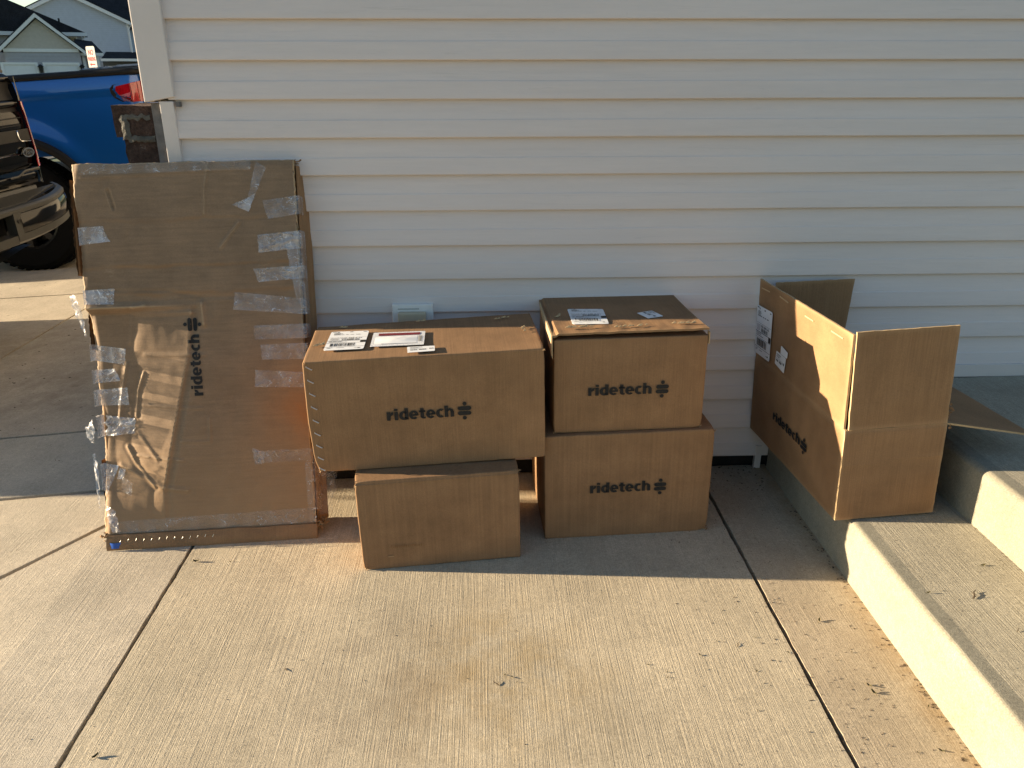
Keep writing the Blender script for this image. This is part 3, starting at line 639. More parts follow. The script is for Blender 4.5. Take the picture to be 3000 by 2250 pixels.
for (a, za, b_, zb) in ((.701, .594, .626, .598), (.538, .604, .463, .600), (.329, .592, .265, .592), (.142, .597, .065, .596)):
    sl_.hexa([(-.0075, a, za-.004), (-.0075, b_, zb-.004), (-.0045, b_, zb-.004), (-.0045, a, za-.004)], [(-.0075, a, za), (-.0075, b_, zb), (-.0045, b_, zb), (-.0045, a, za)])
sl_.build('staple_slot', M['box_edge'], lf)
tc = MB(); rr = random.Random(3)
for k in range(10): x = w+rr.uniform(-.004, .010); y = rr.uniform(-.003, .02); z = h+rr.uniform(-.02, .06); s_ = rr.uniform(.004, .010); tc.quad((x, y, z), (x+s_, y-.003, z+.003), (x+s_*.6, y+.002, z+s_), (x-.003, y, z+s_*.7))
tc.build('torn_corner', M['box_dark'], co)

# ------------------------------------------------------------------ tall taped flat carton leaning on the wall
ps = (-1.3725, -.4583, -.0327, .7532, 1.337, .12, .0454, -.2765, -.0123)
cs = place('flat_cardboard_box', ps, 'tall flat battered carton patched with clear tape leaning on the siding', 'cardboard box')
sw, sh, sd = ps[3:6]
def pl(pts, y):
    p = np.array(sorted(pts, key=lambda q: q[1])); return np.interp(y, p[:, 1], p[:, 0])
C1 = [(.360, .82), (.342, .671), (.298, .514), (.249, .311), (.221, .194), (.217, .085), (.217, .03)]
CL = [(.151, .821), (.129, .719), (.150, .62), (.127, .454), (.09, .37), (.10, .30), (.18, .20), (.2, .1)]
ridges = [([(.108, .647), (.088, .571), (.065, .457)], .0032, .006), ([(.168, .611), (.142, .550), (.127, .454)], .004, .005), ([(.088, .348), (.120, .283), (.184, .201)], .0038, .005),
          ([(.109, .318), (.295, .294)], .0026, .004), ([(.156, .496), (.375, .478)], .0018, .004), ([(.18, .675), (.394, .669)], .0018, .006), ([(.396, .446), (.392, .358), (.286, .363)], .0018, .004),
          ([(.059, .281), (.212, .199), (.301, .185)], .003, .007), ([(.129, .719), (.151, .821), (.378, .820)], .0026, .006), ([(.161, .841), (.201, .851)], .003, .008), ([(.399, .85), (.401, .778)], .006, .008),
          ([(.456, 1.33), (.437, 1.255), (.43, 1.16)], .0028, .005), ([(.545, 1.128), (.475, 1.041)], .003, .005), ([(.112, 1.247), (.126, 1.184)], -.005, .004), 
          ([(.094, .985), (.611, .980)], -.0012, .004), ([(.185, 1.142), (.542, 1.144)], -.001, .004), ([(.008, .907), (.284, .897), (.402, .873), (.515, .869)], -.0016, .005), ([(.13, .40), (.20, .30)], .002, .006), ([(.03, 1.29), (.6, 1.315)], .0015, .006)]
def slab_disp(U, V):
    """how far the front face stands out (+) or is pushed in (-), in scene units"""
    U = np.asarray(U, float); V = np.asarray(V, float); d = np.zeros_like(U)
    c1 = pl(C1, V)
    win = np.clip((V-.05)/.20, 0, 1)*np.clip((.845-V)/.022, 0, 1); R = np.interp(V, [.04, .2, .45, .66, .82], [.026, .052, .068, .060, .040])
    t = np.clip(U/c1, 0, 1); wob = np.array([mnoise.noise(Vector((v*3.1, u*2, 7))) for u, v in zip(U.ravel(), V.ravel())]).reshape(U.shape); t = np.interp(np.clip(t+.10*wob*t*(1-t)*4, 0, 1), [0, .16, .40, .70, 1], [0, .06, .34, .66, 1])           # a ramp broken into a few facets
    kn = np.interp(V, [.05, .2, .28, .37, .454, .62, .72, .82], [.16, .18, .12, .10, .127, .15, .13, .15]); kink = -.006*np.exp(-np.abs(U-kn)/.022)
    d += win*np.where(U > c1, -.008*np.exp(-((U-c1-.012)/.013)**2), -R*(1-t)+kink*np.clip(U/.03, 0, 1))
    top = np.clip((V-.845)/.02, 0, 1); d += -.012*top*np.clip(1-U/.5, 0, 1)*np.clip((1.33-V)/.35, 0, 1)
    # folds that shade the dent across
    for (pts, a, wd) in ridges:
        P = np.array(pts); best = np.full_like(U, 9.)
        for k in range(len(P)-1):
            ab = P[k+1]-P[k]; tt = np.clip(((U-P[k][0])*ab[0]+(V-P[k][1])*ab[1])/(ab@ab), 0, 1); best = np.minimum(best, np.hypot(U-P[k][0]-ab[0]*tt, V-P[k][1]-ab[1]*tt))
        d += 1.5*a*np.exp(-best/(wd*.95))-.45*a*np.exp(-((best-wd*2.0)/(wd*1.5))**2)
    nz = np.array([mnoise.noise(Vector((u*7, v*5, 1)))*.0035+mnoise.noise(Vector((u*26, v*22, 4)))*.0011 for u, v in zip(U.ravel(), V.ravel())]).reshape(U.shape)
    d += nz
    d -= .010*np.exp(-((U)/.012)**2)*(.6+.4*np.sin(V*19))         # rubbed, rolled left edge
    d -= .004*np.exp(-((V-1.335)/.012)**2)
    return d
nu, nv = 170, 270
uu = np.linspace(0, sw, nu+1); vv = np.linspace(.036, sh, nv+1); UU, VV = np.meshgrid(uu, vv); DD = slab_disp(UU, VV)
def edge_j(v, s_): return .0045*mnoise.noise(Vector((v*16, s_, 0)))+.003*mnoise.noise(Vector((v*70, s_, 3)))
fp = MB(); pts = []
for j in range(nv+1):
    el = edge_j(vv[j], 1.); er = edge_j(vv[j], 7.)-.007
    for i in range(nu+1):
        u = uu[i]+(el if i < 2 else 0)+(er if i > nu-2 else 0); v = vv[j]
        if j == nv: v += .004*mnoise.noise(Vector((u*9, 0, 0)))+.002*mnoise.noise(Vector((u*60, 0, 2)))
        pts.append((u, -DD[j, i], v))
fp.v = pts+[(p[0], p[1]+.007, p[2]) for p in pts]; Wd = nu+1; nn = len(pts)
fp.f = [(j*Wd+i, j*Wd+i+1, (j+1)*Wd+i+1, (j+1)*Wd+i) for j in range(nv) for i in range(nu)]; fp.m = [0]*len(fp.f)
ring = [i for i in range(Wd)]+[j*Wd+nu for j in range(1, nv+1)]+[nv*Wd+i for i in range(nu-1, -1, -1)]+[j*Wd for j in range(nv-1, 0, -1)]
fp.f += [(ring[i], nn+ring[i], nn+ring[(i+1) % len(ring)], ring[(i+1) % len(ring)]) for i in range(len(ring))]; fp.m += [1]*len(ring)
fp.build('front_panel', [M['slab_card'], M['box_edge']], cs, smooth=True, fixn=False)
tr = carton_mesh('tray', sw-.012, sh-.03, sd-.068, M['box'], 21, .002, .0025, r=.006, crush=[(1, 1, 1, .06, .01)])
to = put('tray', tr, cs); to.location = (.004, .066, .022); to['label'] = 'brown cardboard tray behind the front panel'
fr = MB(); fr.grid(lambda u, v: (sw-.007-.006*abs(mnoise.noise(Vector((v*40, 3, u)))), .004+.075*u, .05+1.27*v), 3, 120); fr.build('torn_side', M['box_dark'], cs)
for (z0, z1) in ((.96, 1.285), (.70, .90), (.05, .30)):     # torn left flap pieces showing beside the front panel
    fl = MB(); fl.grid(lambda u, v: (-.014-.004*mnoise.noise(Vector((v*22, z0*9, 0)))*(1-u)-.004*u, (.006 if z0 > .9 else .060)+.055*u, z0+(z1-z0)*v), 4, 40); fl.grid(lambda u, v: (-.009, (.006 if z0 > .9 else .060)+.055*u, z0+(z1-z0)*v), 4, 40); fl.build('side_flap', M['box_dark'], cs)
sp_ = MB(); sp_.grid(lambda u, v: (sw-.004+.024*u-.004*mnoise.noise(Vector((v*9, u*2, 5))), .020+.098*u, .03+1.29*v), 6, 60); sp_.grid(lambda u, v: (sw-.016, .016+.102*u, .03+1.29*v), 2, 4); sp_.build('side_panel', M['box'], cs)
# bottom flap with its row of staples
lp = MB(); lp.grid(lambda u, v: (.012+u*(sw-.014), -.010-.012*math.sin(v*2.2)+.02*v*(v > .5)*0+.003*mnoise.noise(Vector((u*14, v*3, 8))), .040-.054*v+.0035*mnoise.noise(Vector((u*9, v*2, 1)))+.004*(1-u)*0), 90, 10)
lp.grid(lambda u, v: (.012+u*(sw-.014), -.002-.006*math.sin(v*2.2), .038-.050*v), 90, 10); lp.build('bottom_flap', M['box'], cs, smooth=True)
bs = MB(); bs.box(.02, sw-.02, -.004, sd-.004, -.009, .02); bs.build('bottom_edge', M['box_dark'], cs, bevel=.003)
for k in range(13):
    o = put('staple', STM, cs); x = .062+k*.0268; o.location = (x, -.0195-.001*math.sin(k*2.), .020+.002*math.sin(k*1.3)); o.rotation_euler = (0, math.radians(-62), 0); o.scale = (.5, .55, .55)
def crumple(name, c, rad, mats, n, seed, parent, sq=(1, 1, 1)):
    r = random.Random(seed); b = MB()
    for k in range(n):
        a = Vector((r.uniform(-1, 1), r.uniform(-1, 1), r.uniform(-1, 1))); a = Vector([a[i]*sq[i] for i in range(3)])*rad; p = Vector(c)+a*.6
        d1 = Vector((r.uniform(-1, 1), r.uniform(-.6, .6), r.uniform(-1, 1))).normalized()*rad*r.uniform(.25, .7); d2 = Vector((r.uniform(-1, 1), r.uniform(-1, 1), r.uniform(-1, 1))).normalized()*rad*r.uniform(.15, .45)
        b.add([p, p+d1, p+d1+d2, p+d2, p+d1*.5+d2*.5+d1.cross(d2).normalized()*rad*.18], [(0, 1, 4), (1, 2, 4), (2, 3, 4), (3, 0, 4)], k % len(mats))
    return b.build(name, mats, parent, fixn=False)
crumple('crushed_corner', (.010, .004, .026), .022, [M['box_dark'], M['box'], M['box_dark']], 22, 1, cs)
crumple('crushed_corner', (.756, .014, .042), .026, [M['box_dark'], M['box_dark'], M['box']], 30, 2, cs)
crumple('crushed_corner', (.742, .030, 1.330), .020, [M['box'], M['box_dark'], M['box_dark']], 20, 3, cs, (1.3, 1.8, .5))
bl = MB(); bl.grid(lambda u, v: (.018+.05*u, -.017-.010*math.sin(math.pi*u), -.006+.020*v), 6, 3); bl.build('blue_contents', M['blue_item'], cs, smooth=True)
# logo reading upwards
def onslab(off): return lambda a, b_: Vector((a, -float(slab_disp([a], [b_])[0])-off, b_))
g_ = logo_mesh(lambda u, v: Vector((u, v, 0)), 0, 0, .217, .041, .229, .276, -.010, .053)
bm_ = bmesh.new(); me_ = g_.mesh('t', M['ink'], fixn=False); bm_.from_mesh(me_); bmesh.ops.triangulate(bm_, faces=bm_.faces[:])
for _ in range(3):
    le = [e for e in bm_.edges if e.calc_length() > .006]
    if le: bmesh.ops.subdivide_edges(bm_, edges=le, cuts=1); bmesh.ops.triangulate(bm_, faces=[f for f in bm_.faces if len(f.verts) > 3])
bm_.verts.index_update(); g_.v = [tuple(v.co) for v in bm_.verts]; g_.f = [tuple(v.index for v in f.verts) for f in bm_.faces]; g_.m = [0]*len(g_.f); bm_.free(); bpy.data.meshes.remove(me_)
us = np.array([.382-p[1] for p in g_.v]); vs_ = np.array([.525+p[0] for p in g_.v]); dd = slab_disp(us, vs_)
g_.v = [(float(a), -float(d_)-.0022, float(b_)) for a, b_, d_ in zip(us, vs_, dd)]; g_.build('logo', M['ink'], cs, fixn=False)
# clear tape strips
def tape(q, mat='tape', seed=0, n=(40, 22), wr=.0035, wrapL=0, wrapR=0, lift=0, jag=.004):
    TL, TR, BR, BL = [np.array(p, float) for p in q]; nu_, nv_ = n
    u = np.linspace(0, 1, nu_+1); v = np.linspace(0, 1, nv_+1); A, B_ = np.meshgrid(u, v)
    X = (BL[0]*(1-A)+BR[0]*A)*(1-B_)+(TL[0]*(1-A)+TR[0]*A)*B_; Z = (BL[1]*(1-A)+BR[1]*A)*(1-B_)+(TL[1]*(1-A)+TR[1]*A)*B_
    jn = np.array([mnoise.noise(Vector((z*60, seed, 0))) for z in Z.ravel()]).reshape(Z.shape)*jag; X = X+np.where((A < .02) & (wrapL == 0), jn, 0)+np.where((A > .98) & (wrapR == 0), jn, 0)
    Dd = slab_disp(np.clip(X, 0, sw), np.clip(Z, .04, sh)); W = np.array([max(0, 1-abs(mnoise.noise(Vector((x*22+z*9, z*30-x*8, seed))))*2.4)**5*1.1+.5*max(0, 1-abs(mnoise.noise(Vector((x*18-z*44, x*20, seed+3))))*2.2)**4+.12*abs(mnoise.noise(Vector((x*60, z*60, seed)))) for x, z in zip(X.ravel(), Z.ravel())]).reshape(X.shape)
    Y = -Dd-.0016-wr*W-lift*B_*(1-A)
    b = MB(); b.v = [(float(x), float(y), float(z)) for x, y, z in zip(X.ravel(), Y.ravel(), Z.ravel())]; wd = nu_+1
    b.f = [(j*wd+i, j*wd+i+1, (j+1)*wd+i+1, (j+1)*wd+i) for j in range(nv_) for i in range(nu_)]; b.m = [0]*len(b.f)
    for side, on in ((0, wrapL), (nu_, wrapR)):
        if on:
            xe = -.007 if side == 0 else sw+.006; n0 = len(b.v)
            for j in range(nv_+1):
                p = b.v[j*wd+side]
                for (xx, yy) in ((xe*.9+p[0]*.1 if side == 0 else xe, p[1]+.008), (xe, .03), (xe, .105)): b.v.append((xx, yy, p[2]+.002*mnoise.noise(Vector((yy*40, p[2]*40, seed)))))
            for j in range(nv_):
                c_ = [j*wd+side, n0+3*j, n0+3*j+1, n0+3*j+2]; e_ = [(j+1)*wd+side, n0+3*j+3, n0+3*j+4, n0+3*j+5]
                for k in range(3): b.f.append((c_[k], c_[k+1], e_[k+1], e_[k])); b.m.append(0)
    return b.build('tape_strip', M[mat], cs, smooth=True, fixn=False)
tape([(.618, 1.333), (.652, 1.31), (.609, 1.22), (.585, 1.212)], 'tape', 1, wr=.004); tape([(.592, 1.214), (.612, 1.226), (.583, 1.161), (.527, 1.187)], 'tape_white', 2, wr=.003)
tape([(.632, 1.198), (.757, 1.213), (.757, 1.149), (.646, 1.135)], 'tape', 3, wrapR=1, wr=.005); tape([(.606, 1.081), (.757, 1.092), (.757, 1.03), (.610, 1.019)], 'tape_white', 4, wrapR=1, wr=.007)
tape([(.586, .964), (.757, .971), (.757, .926), (.599, .917)], 'tape_white', 5, wrapR=1, wr=.007); tape([(.516, .886), (.757, .854), (.757, .799), (.508, .824)], 'tape', 6, wrapR=1, wr=.005)
tape([(.572, .765), (.757, .766), (.757, .715), (.573, .716)], 'tape', 7, wrapR=1, wr=.004); tape([(.591, .697), (.757, .698), (.757, .640), (.594, .644)], 'tape', 8, wrapR=1); tape([(.568, .608), (.757, .592), (.757, .538), (.562, .548)], 'tape', 9, wrapR=1)
tape([(.560, .318), (.757, .318), (.757, .272), (.545, .274)], 'film', 10, wrapR=1, wr=.010); tape([(.538, .330), (.580, .312), (.575, .270), (.545, .268)], 'tape', 20, wr=.010, n=(10, 10)); tape([(.70, 1.06), (.757, 1.03), (.757, .80), (.725, .86)], 'tape', 21, wrapR=1, wr=.005, n=(8, 26))
tape([(-.004, 1.124), (.084, 1.127), (.103, 1.073), (-.004, 1.064)], 'tape_white', 11, wrapL=1, wr=.0018); tape([(-.004, .909), (.103, .912), (.099, .857), (-.004, .860)], 'tape_white', 12, wrapL=1, wr=.002)
tape([(-.004, .718), (.113, .699), (.099, .643), (-.004, .661)], 'tape_white', 13, wrapL=1, wr=.0018); tape([(-.004, .628), (.065, .630), (.080, .585), (-.004, .580)], 'tape_white', 14, wrapL=1, wr=.005)
tape([(-.004, .556), (.104, .561), (.105, .498), (-.004, .498)], 'tape_white', 15, wrapL=1, wr=.0018); tape([(-.006, .465), (.124, .449), (.120, .396), (-.006, .385)], 'tape_white', 16, wrapL=1, wr=.010, n=(26, 14))
tape([(-.004, .289), (.05, .279), (.006, .176), (-.004, .196)], 'tape_white', 17, wrapL=1, wr=.004); tape([(-.004, .156), (.041, .120), (.058, .049), (.030, .045)], 'tape_white', 18, wr=.008); tape([(.054, .270), (.079, .267), (.064, .230), (.041, .232)], 'tape_white', 19, n=(6, 6)); tape([(.06, .24), (.10, .22), (.10, .17), (.06, .19)], 'film', 22, n=(8, 8))
tape([(.72, .27), (.757, .27), (.757, .09), (.722, .09)], 'film', 23, wrapR=1, wr=.003, n=(8, 26)); tape([(.05, .085), (.75, .10), (.75, .045), (.05, .042)], 'film', 24, wr=.004, n=(60, 8)); tape([(.02, 1.334), (.60, 1.336), (.60, 1.305), (.02, 1.300)], 'film', 25, wr=.003, n=(60, 6))
def curl(pts, wid, mat, name, seed):
    b = MB(); P = [Vector(p) for p in pts]; n = 24; v = []
    for i in range(n+1):
        s_ = i/n*(len(P)-1); k = min(int(s_), len(P)-2); p = P[k].lerp(P[k+1], s_-k); t_ = (P[k+1]-P[k]).normalized(); a = t_.cross(Vector((.3, 1, .1))).normalized(); ww = wid*(.35+.65*math.sin(math.pi*min(1, .15+i/n*.95)))
        for j in range(5): q_ = p+a*ww*(j/4-.5)+Vector((.006*mnoise.noise(Vector((i*.5, j*.9, seed))), .010*mnoise.noise(Vector((i*.4, j, seed+5))), .003*mnoise.noise(Vector((j, i*.6, seed+9))))); v.append(tuple(q_))
    b.v = v; b.f = [(i*5+j, i*5+j+1, (i+1)*5+j+1, (i+1)*5+j) for i in range(n) for j in range(4)]; b.m = [0]*len(b.f); return b.build(name, M[mat], cs, smooth=True, fixn=False)
curl([(-.050, .03, .895), (-.038, .02, .865), (-.022, .02, .80), (-.006, .01, .75)], .026, 'tape_white', 'loose_tape', 1)
curl([(-.024, .03, .33), (-.022, .03, .27), (-.012, .01, .19), (-.008, .0, .14)], .014, 'tape_white', 'loose_tape', 2); curl([(-.02, .02, .45), (-.012, -.012, .43), (-.018, .0, .39), (-.020, .02, .37)], .035, 'tape_white', 'loose_tape', 3)
fm = MB(); fm.grid(lambda u, v: (.752+.070*v*(1-.35*u)+.006*mnoise.noise(Vector((u*6, v*6, 2))), .035+.03*v+.014*mnoise.noise(Vector((u*7+v*9, v*5, 9))), .245-.185*u-.03*v+.03*v*u), 26, 14); fm.build('loose_film', M['film'], cs, smooth=True, fixn=False)

# ------------------------------------------------------------------ dark pickup at the left edge
def wheel(parent, c, r, wdt, out, name='wheel'):      # out = +1/-1: the side of local y that faces outward
    t_ = MB(); pr = [(r*.60, 0), (r*.66, .012), (r*.9, .02), (r*.985, -.02), (r, -.05), (r, -wdt+.05), (r*.985, -wdt+.02), (r*.9, -wdt), (r*.6, -wdt)]
    t_.lathe([(a, b_) for a, b_ in pr], c, (0, out, 0), (1, 0, 0), 48)
    for k in range(44):
        a = 2*math.pi*k/44
        for ofs in (-.055, -.13, -.2):
            q_ = Vector(c)+Vector((math.cos(a+(ofs*.4))*r, out*ofs, math.sin(a+(ofs*.4))*r)); e1 = Vector((-math.sin(a), 0, math.cos(a)))*.022; e2 = Vector((0, out*.028, 0)); e3 = Vector((math.cos(a), 0, math.sin(a)))*.014
            t_.hexa([q_-e1-e2, q_+e1-e2, q_+e1+e2, q_-e1+e2], [q_-e1-e2+e3, q_+e1-e2+e3, q_+e1+e2+e3, q_-e1+e2+e3])
    w_ = t_.build(name, M['rubber'], parent)
    rm = MB(); rm.lathe([(r*.61, .006), (r*.57, 0), (r*.54, -.05), (r*.5, -.12), (.02, -.12)], c, (0, out, 0), (1, 0, 0), 40); rm.lathe([(.075, .0), (.07, -.01), (.0, -.008)], c, (0, out, 0), (1, 0, 0), 20)
    for k in range(8):
        a = 2*math.pi*k/8; dr = Vector((math.cos(a), 0, math.sin(a))); tg = Vector((-math.sin(a), 0, math.cos(a))); o_ = Vector((0, out, 0)); cc = Vector(c)
        i0 = cc+dr*.06; i1 = cc+dr*r*.57; rm.hexa([i0-tg*.028-o_*.06, i0+tg*.028-o_*.06, i1+tg*.04-o_*.08, i1-tg*.04-o_*.08], [i0-tg*.022-o_*.012, i0+tg*.022-o_*.012, i1+tg*.030-o_*.004, i1-tg*.030-o_*.004])
    rm.build('rim', M['rim'], w_); return w_
dk = empty('pickup_truck', (-3.0, 2.656, 0), 'glossy black pickup truck with step bumper, at the left edge near the leaning carton', 'pickup truck')
dk.rotation_euler = (Matrix.Rotation(math.radians(-6), 3, 'Z') @ Matrix.Rotation(math.radians(2), 3, 'X')).to_euler()     # parked on the sloping apron; x behind the tailgate, y to the truck's right, z up
Wt = 2.46
def yedge(z):     # right flank of the body: leans in above the belt line
    return .085-.055*max(0, (z-1.0)/.4)**1.5 if z > 1.0 else .085-.03*max(0, (.95-z)/.1)
def rear(x_, crown=.02): return lambda y: x_-crown*abs((y+Wt/2)/(Wt/2))**5
def zband(name, prof, y0, y1, mat, parent, n=28):    # sheet across the tail following (x, z) pairs
    b = MB()
    def fn(u, v):
        k = v*(len(prof)-1); i = min(int(k+1e-6), len(prof)-2); f_ = k-i; x = prof[i][0]*(1-f_)+prof[i+1][0]*f_; z = prof[i][1]*(1-f_)+prof[i+1][1]*f_
        ya = y0(z) if callable(y0) else y0; yb = y1(z) if callable(y1) else y1; y = ya+(yb-ya)*u
        return (x-.02*abs((y+Wt/2)/(Wt/2))**5, y, z)
    b.grid(fn, n, len(prof)-1); return b.build(name, mat, parent, smooth=True)
body = MB()
for sg_ in (1, -1):
    yy = (lambda z: yedge(z)) if sg_ > 0 else (lambda z: -Wt-yedge(z))
    body.grid(lambda u, v: (-.02-2.45*u, yy(.86+.67*v)-sg_*.03*(v > .99), .86+.67*v), 30, 14)
    body.grid(lambda u, v: (-.02-2.45*u, yy(1.53)-sg_*(.03+.12*v), 1.535+.012*math.sin(3.1*v)), 30, 3)
body.box(-2.46, -.10, -Wt+.06, -.06, .86, .90); body.box(-2.50, -2.46, -Wt+.02, -.02, .86, 1.53)
body.hexa([(-5.0, -Wt, .70), (-2.51, -Wt, .70), (-2.51, .05, .70), (-5.0, .05, .70)], [(-5.0, -Wt, 1.54), (-2.51, -Wt, 1.54), (-2.51, .04, 1.54), (-5.0, .04, 1.54)])
body.hexa([(-4.85, -Wt+.05, 1.545), (-2.53, -Wt+.05, 1.545), (-2.53, -.03, 1.545), (-4.85, -.03, 1.545)], [(-4.2, -Wt+.24, 2.2), (-2.68, -Wt+.24, 2.2), (-2.68, -.22, 2.2), (-4.2, -.22, 2.2)])
body.hexa([(-7.2, -Wt+.04, .60), (-5.01, -Wt+.0, .6), (-5.01, .04, .6), (-7.2, .0, .6)], [(-7.1, -Wt+.10, 1.42), (-5.01, -Wt+.03, 1.53), (-5.01, .02, 1.53), (-7.1, -.06, 1.42)])
bd_ = body.build('body', M['black_paint'], dk)
# tailgate: spoiler lip, recessed dark band, two main panels with a seam between
tg_ = zband('tailgate', [(-.05, .862), (.015, .868), (.022, .925), (.018, .935)], -Wt+.1, .018, M['black_paint'], dk)
zband('gate_panel', [(.006, .962), (.018, .985), (.024, 1.06), (.028, 1.15), (.026, 1.25), (.020, 1.300), (.012, 1.322)], -Wt+.1, lambda z: -.018+.006*(1.3-z)*4, M['black_paint'], tg_)
zband('gate_panel', [(.012, 1.346), (.024, 1.352), (.026, 1.376), (.012, 1.390)], -Wt+.1, -.034, M['black_paint'], tg_)
zband('gate_band', [(.000, 1.392), (-.012, 1.42), (-.018, 1.46), (-.010, 1.497)], -Wt+.1, -.020, M['blk'], tg_)
zband('gate_lip', [(-.008, 1.499), (.012, 1.506), (.010, 1.530), (-.02, 1.549), (-.08, 1.552)], -Wt+.1, -.040, M['black_paint'], tg_)
zband('panel_seam', [(.008, 1.320), (.004, 1.334), (.008, 1.348)], -Wt+.1, -.028, M['blk'], tg_)
for z, y1 in ((1.283, -.036), (1.238, -.05)): zband('panel_seam', [(.020, z-.005), (.030, z-.001), (.022, z+.004)], -Wt+.3, y1, M['blk'], tg_)
rcs = MB(); rcs.box(.020, .0285, -.60, -.012, 1.142, 1.214); rcs.build('handle_recess', M['blk'], tg_, bevel=.010)
ch = MB(); ch.tube([(.030, -.132, 1.210), (.031, -.130, 1.165), (.031, -.112, 1.142), (.030, -.018, 1.136)], .0045, 6); ch.build('chrome_trim', M['chrome'], tg_, smooth=True)
ch = MB(); ch.tube([(.032, -1.2, 1.067), (.031, -.135, 1.067)], .0028, 5); ch.build('chrome_trim', M['chrome'], tg_, smooth=True)
ch = MB(); ch.grid(lambda u, v: (.026+.006*math.sin(3.1*v)-.006*(u > .96), -.30+.318*u, (.932+.026*min(1, max(0, (u-.28)*4.5)))+(.020-.006*(1-u))*(v-.5)), 24, 3); ch.build('chrome_strip', M['grey_trim'], tg_, smooth=True)
cn = MB(); cn.grid(lambda u, v: (.016-.05*u*u, .024+.050*u, .860+.105*v), 5, 4); cn.build('corner_panel', M['black_paint'], dk, smooth=True)
cn = MB(); cn.grid(lambda u, v: (.020-.03*u*u, -.030+(yedge(1.385+.13*v)+.030)*u, 1.385+.145*v), 5, 6); cn.build('corner_panel', M['black_paint'], dk, smooth=True)
tp = MB(); tp.box(-.12, -.02, -Wt+.1, -.055, 1.5535, 1.572); tp.build('top_cap', M['grey_trim'], dk, bevel=.006)
# right tail light: tall lens wrapping the corner
def tlf(u, z):
    ya = -.030+.030*min(1, max(0, (1.38-z)/.30)); yb = .034+.048*min(1, max(0, (1.38-z)/.34)); return (.030-.055*u**2.2, ya+(yb-ya)*u, z)
tl = MB(); tl.grid(lambda u, v: tlf(u, .970+.410*v), 8, 18); lo_ = tl.build('tail_light', M['red'], dk, smooth=True)
lb = MB(); lb.grid(lambda u, v: (tlf(.30*u, 1.03+.30*v)[0]+.003, tlf(.30*u, 1.03+.30*v)[1], 1.03+.30*v), 4, 10); lb.build('lens', M['red_dark'], lo_, smooth=True)
lb = MB(); lb.grid(lambda u, v: (tlf(u, 1.334+.010*v)[0]+.003, tlf(u, 1.334+.010*v)[1], 1.334+.010*v), 6, 2); lb.build('lens', M['red_dark'], lo_, smooth=True)
lb = MB(); lb.grid(lambda u, v: (tlf(u, 1.020+.012*v)[0]+.004, tlf(u, 1.020+.012*v)[1], 1.020+.012*v), 6, 2); lb.build('lens', M['red_dark'], lo_, smooth=True)
# oval emblem
eb = MB(); ey, ez = -.073, 1.069
ovl = lambda rx, rz, x, n=28: [(x, ey+rx*math.cos(2*math.pi*k/n), ez+rz*math.sin(2*math.pi*k/n)) for k in range(n)]
eb.prism(ovl(.057, .030, .026), (.010, 0, 0)); em_ = eb.build('emblem', M['chrome'], tg_)
e2 = MB(); e2.prism(ovl(.047, .022, .0362), (.0015, 0, 0)); e2.build('emblem_plate', M['blk'], em_)
e3 = MB(); text(e3, 'Ford', -.034, .034, -.011, .015); e3.v = [(.0392, ey+p[0], ez+p[1]) for p in e3.v]; e3.build('emblem_script', M['chrome'], em_, fixn=False)
# step bumper: frame, pad, glossy end, skirt
def bxo(y): return .205 if y < -.40 else .205-.10*((y+.40)/.50)**2.4
bp = MB()
ys = [-1.9, -.56]+[-.46+.06*k for k in range(10)]
rim_o = [(bxo(y), y) for y in ys]+[(.065, .112), (.03, .118)]; 
def lift(x): return .800+.050*max(0, (.20-x)/.17)
n_ = len(rim_o)
def ringpt(k, off): x, y = rim_o[k]; a = Vector(rim_o[min(k+1, n_-1)])-Vector(rim_o[max(k-1, 0)]); nn_ = Vector((a.y, -a.x)).normalized(); return Vector((x, y))-nn_*off
for k in range(n_-1):       # rounded rim: top, bevel and outer faces
    P_ = lambda off, z: (lambda q0, q1: ((q0.x, q0.y, lift(q0.x)+z), (q1.x, q1.y, lift(q1.x)+z)))(ringpt(k, off), ringpt(k+1, off))
    rows = [P_(.036, .0), P_(.010, .0), P_(.0, -.010), P_(.0, -.032), P_(.012, -.040)]
    for a_, b_ in zip(rows, rows[1:]): bp.quad(a_[0], a_[1], b_[1], b_[0])
bp.hexa([(.15, -.605, .61), (.212, -.605, .61), (.212, -.548, .61), (.15, -.548, .61)], [(.15, -.605, .772), (.208, -.605, .772), (.208, -.535, .772), (.15, -.535, .772)])
bp.box(.03, .208, -1.9, -.6055, .590, .640)
for y0 in (-1.9,): bp.grid(lambda u, v: (bxo(-1.9+2.0*u)-[0, .0, .045, .11][int(round(v*3))], -1.9+2.0*u, [.640, .598, .572, .560][int(round(v*3))]+.022*max(0, (u-.72)/.28)), 60, 3)
bo = bp.build('bumper', M['grey_trim'], dk, smooth=False)
be = MB(); be.grid(lambda u, v: (bxo(-.546+.646*u)-.003+.012*math.sin(3.14*v)**.7, -.546+.646*u, .640+.022*max(0, (u-.3)/.7)+.120*v), 24, 8); be.grid(lambda u, v: (bxo(.100)-.006-.075*u, .100+.020*u, .662+.098*v), 4, 6); be.build('bumper_end', M['black_paint'], bo, smooth=True)
sp = MB(); sp.add([(.045, -1.9, lift(.045)-.004), (.172, -1.9, lift(.172)-.004), (.172, -.40, lift(.172)-.004), (.075, .07, lift(.075)-.004), (.045, .085, lift(.045)-.004)], [(0, 1, 2, 3, 4)]); pd = sp.build('step_pad', M['blk'], bo)
rg = MB()
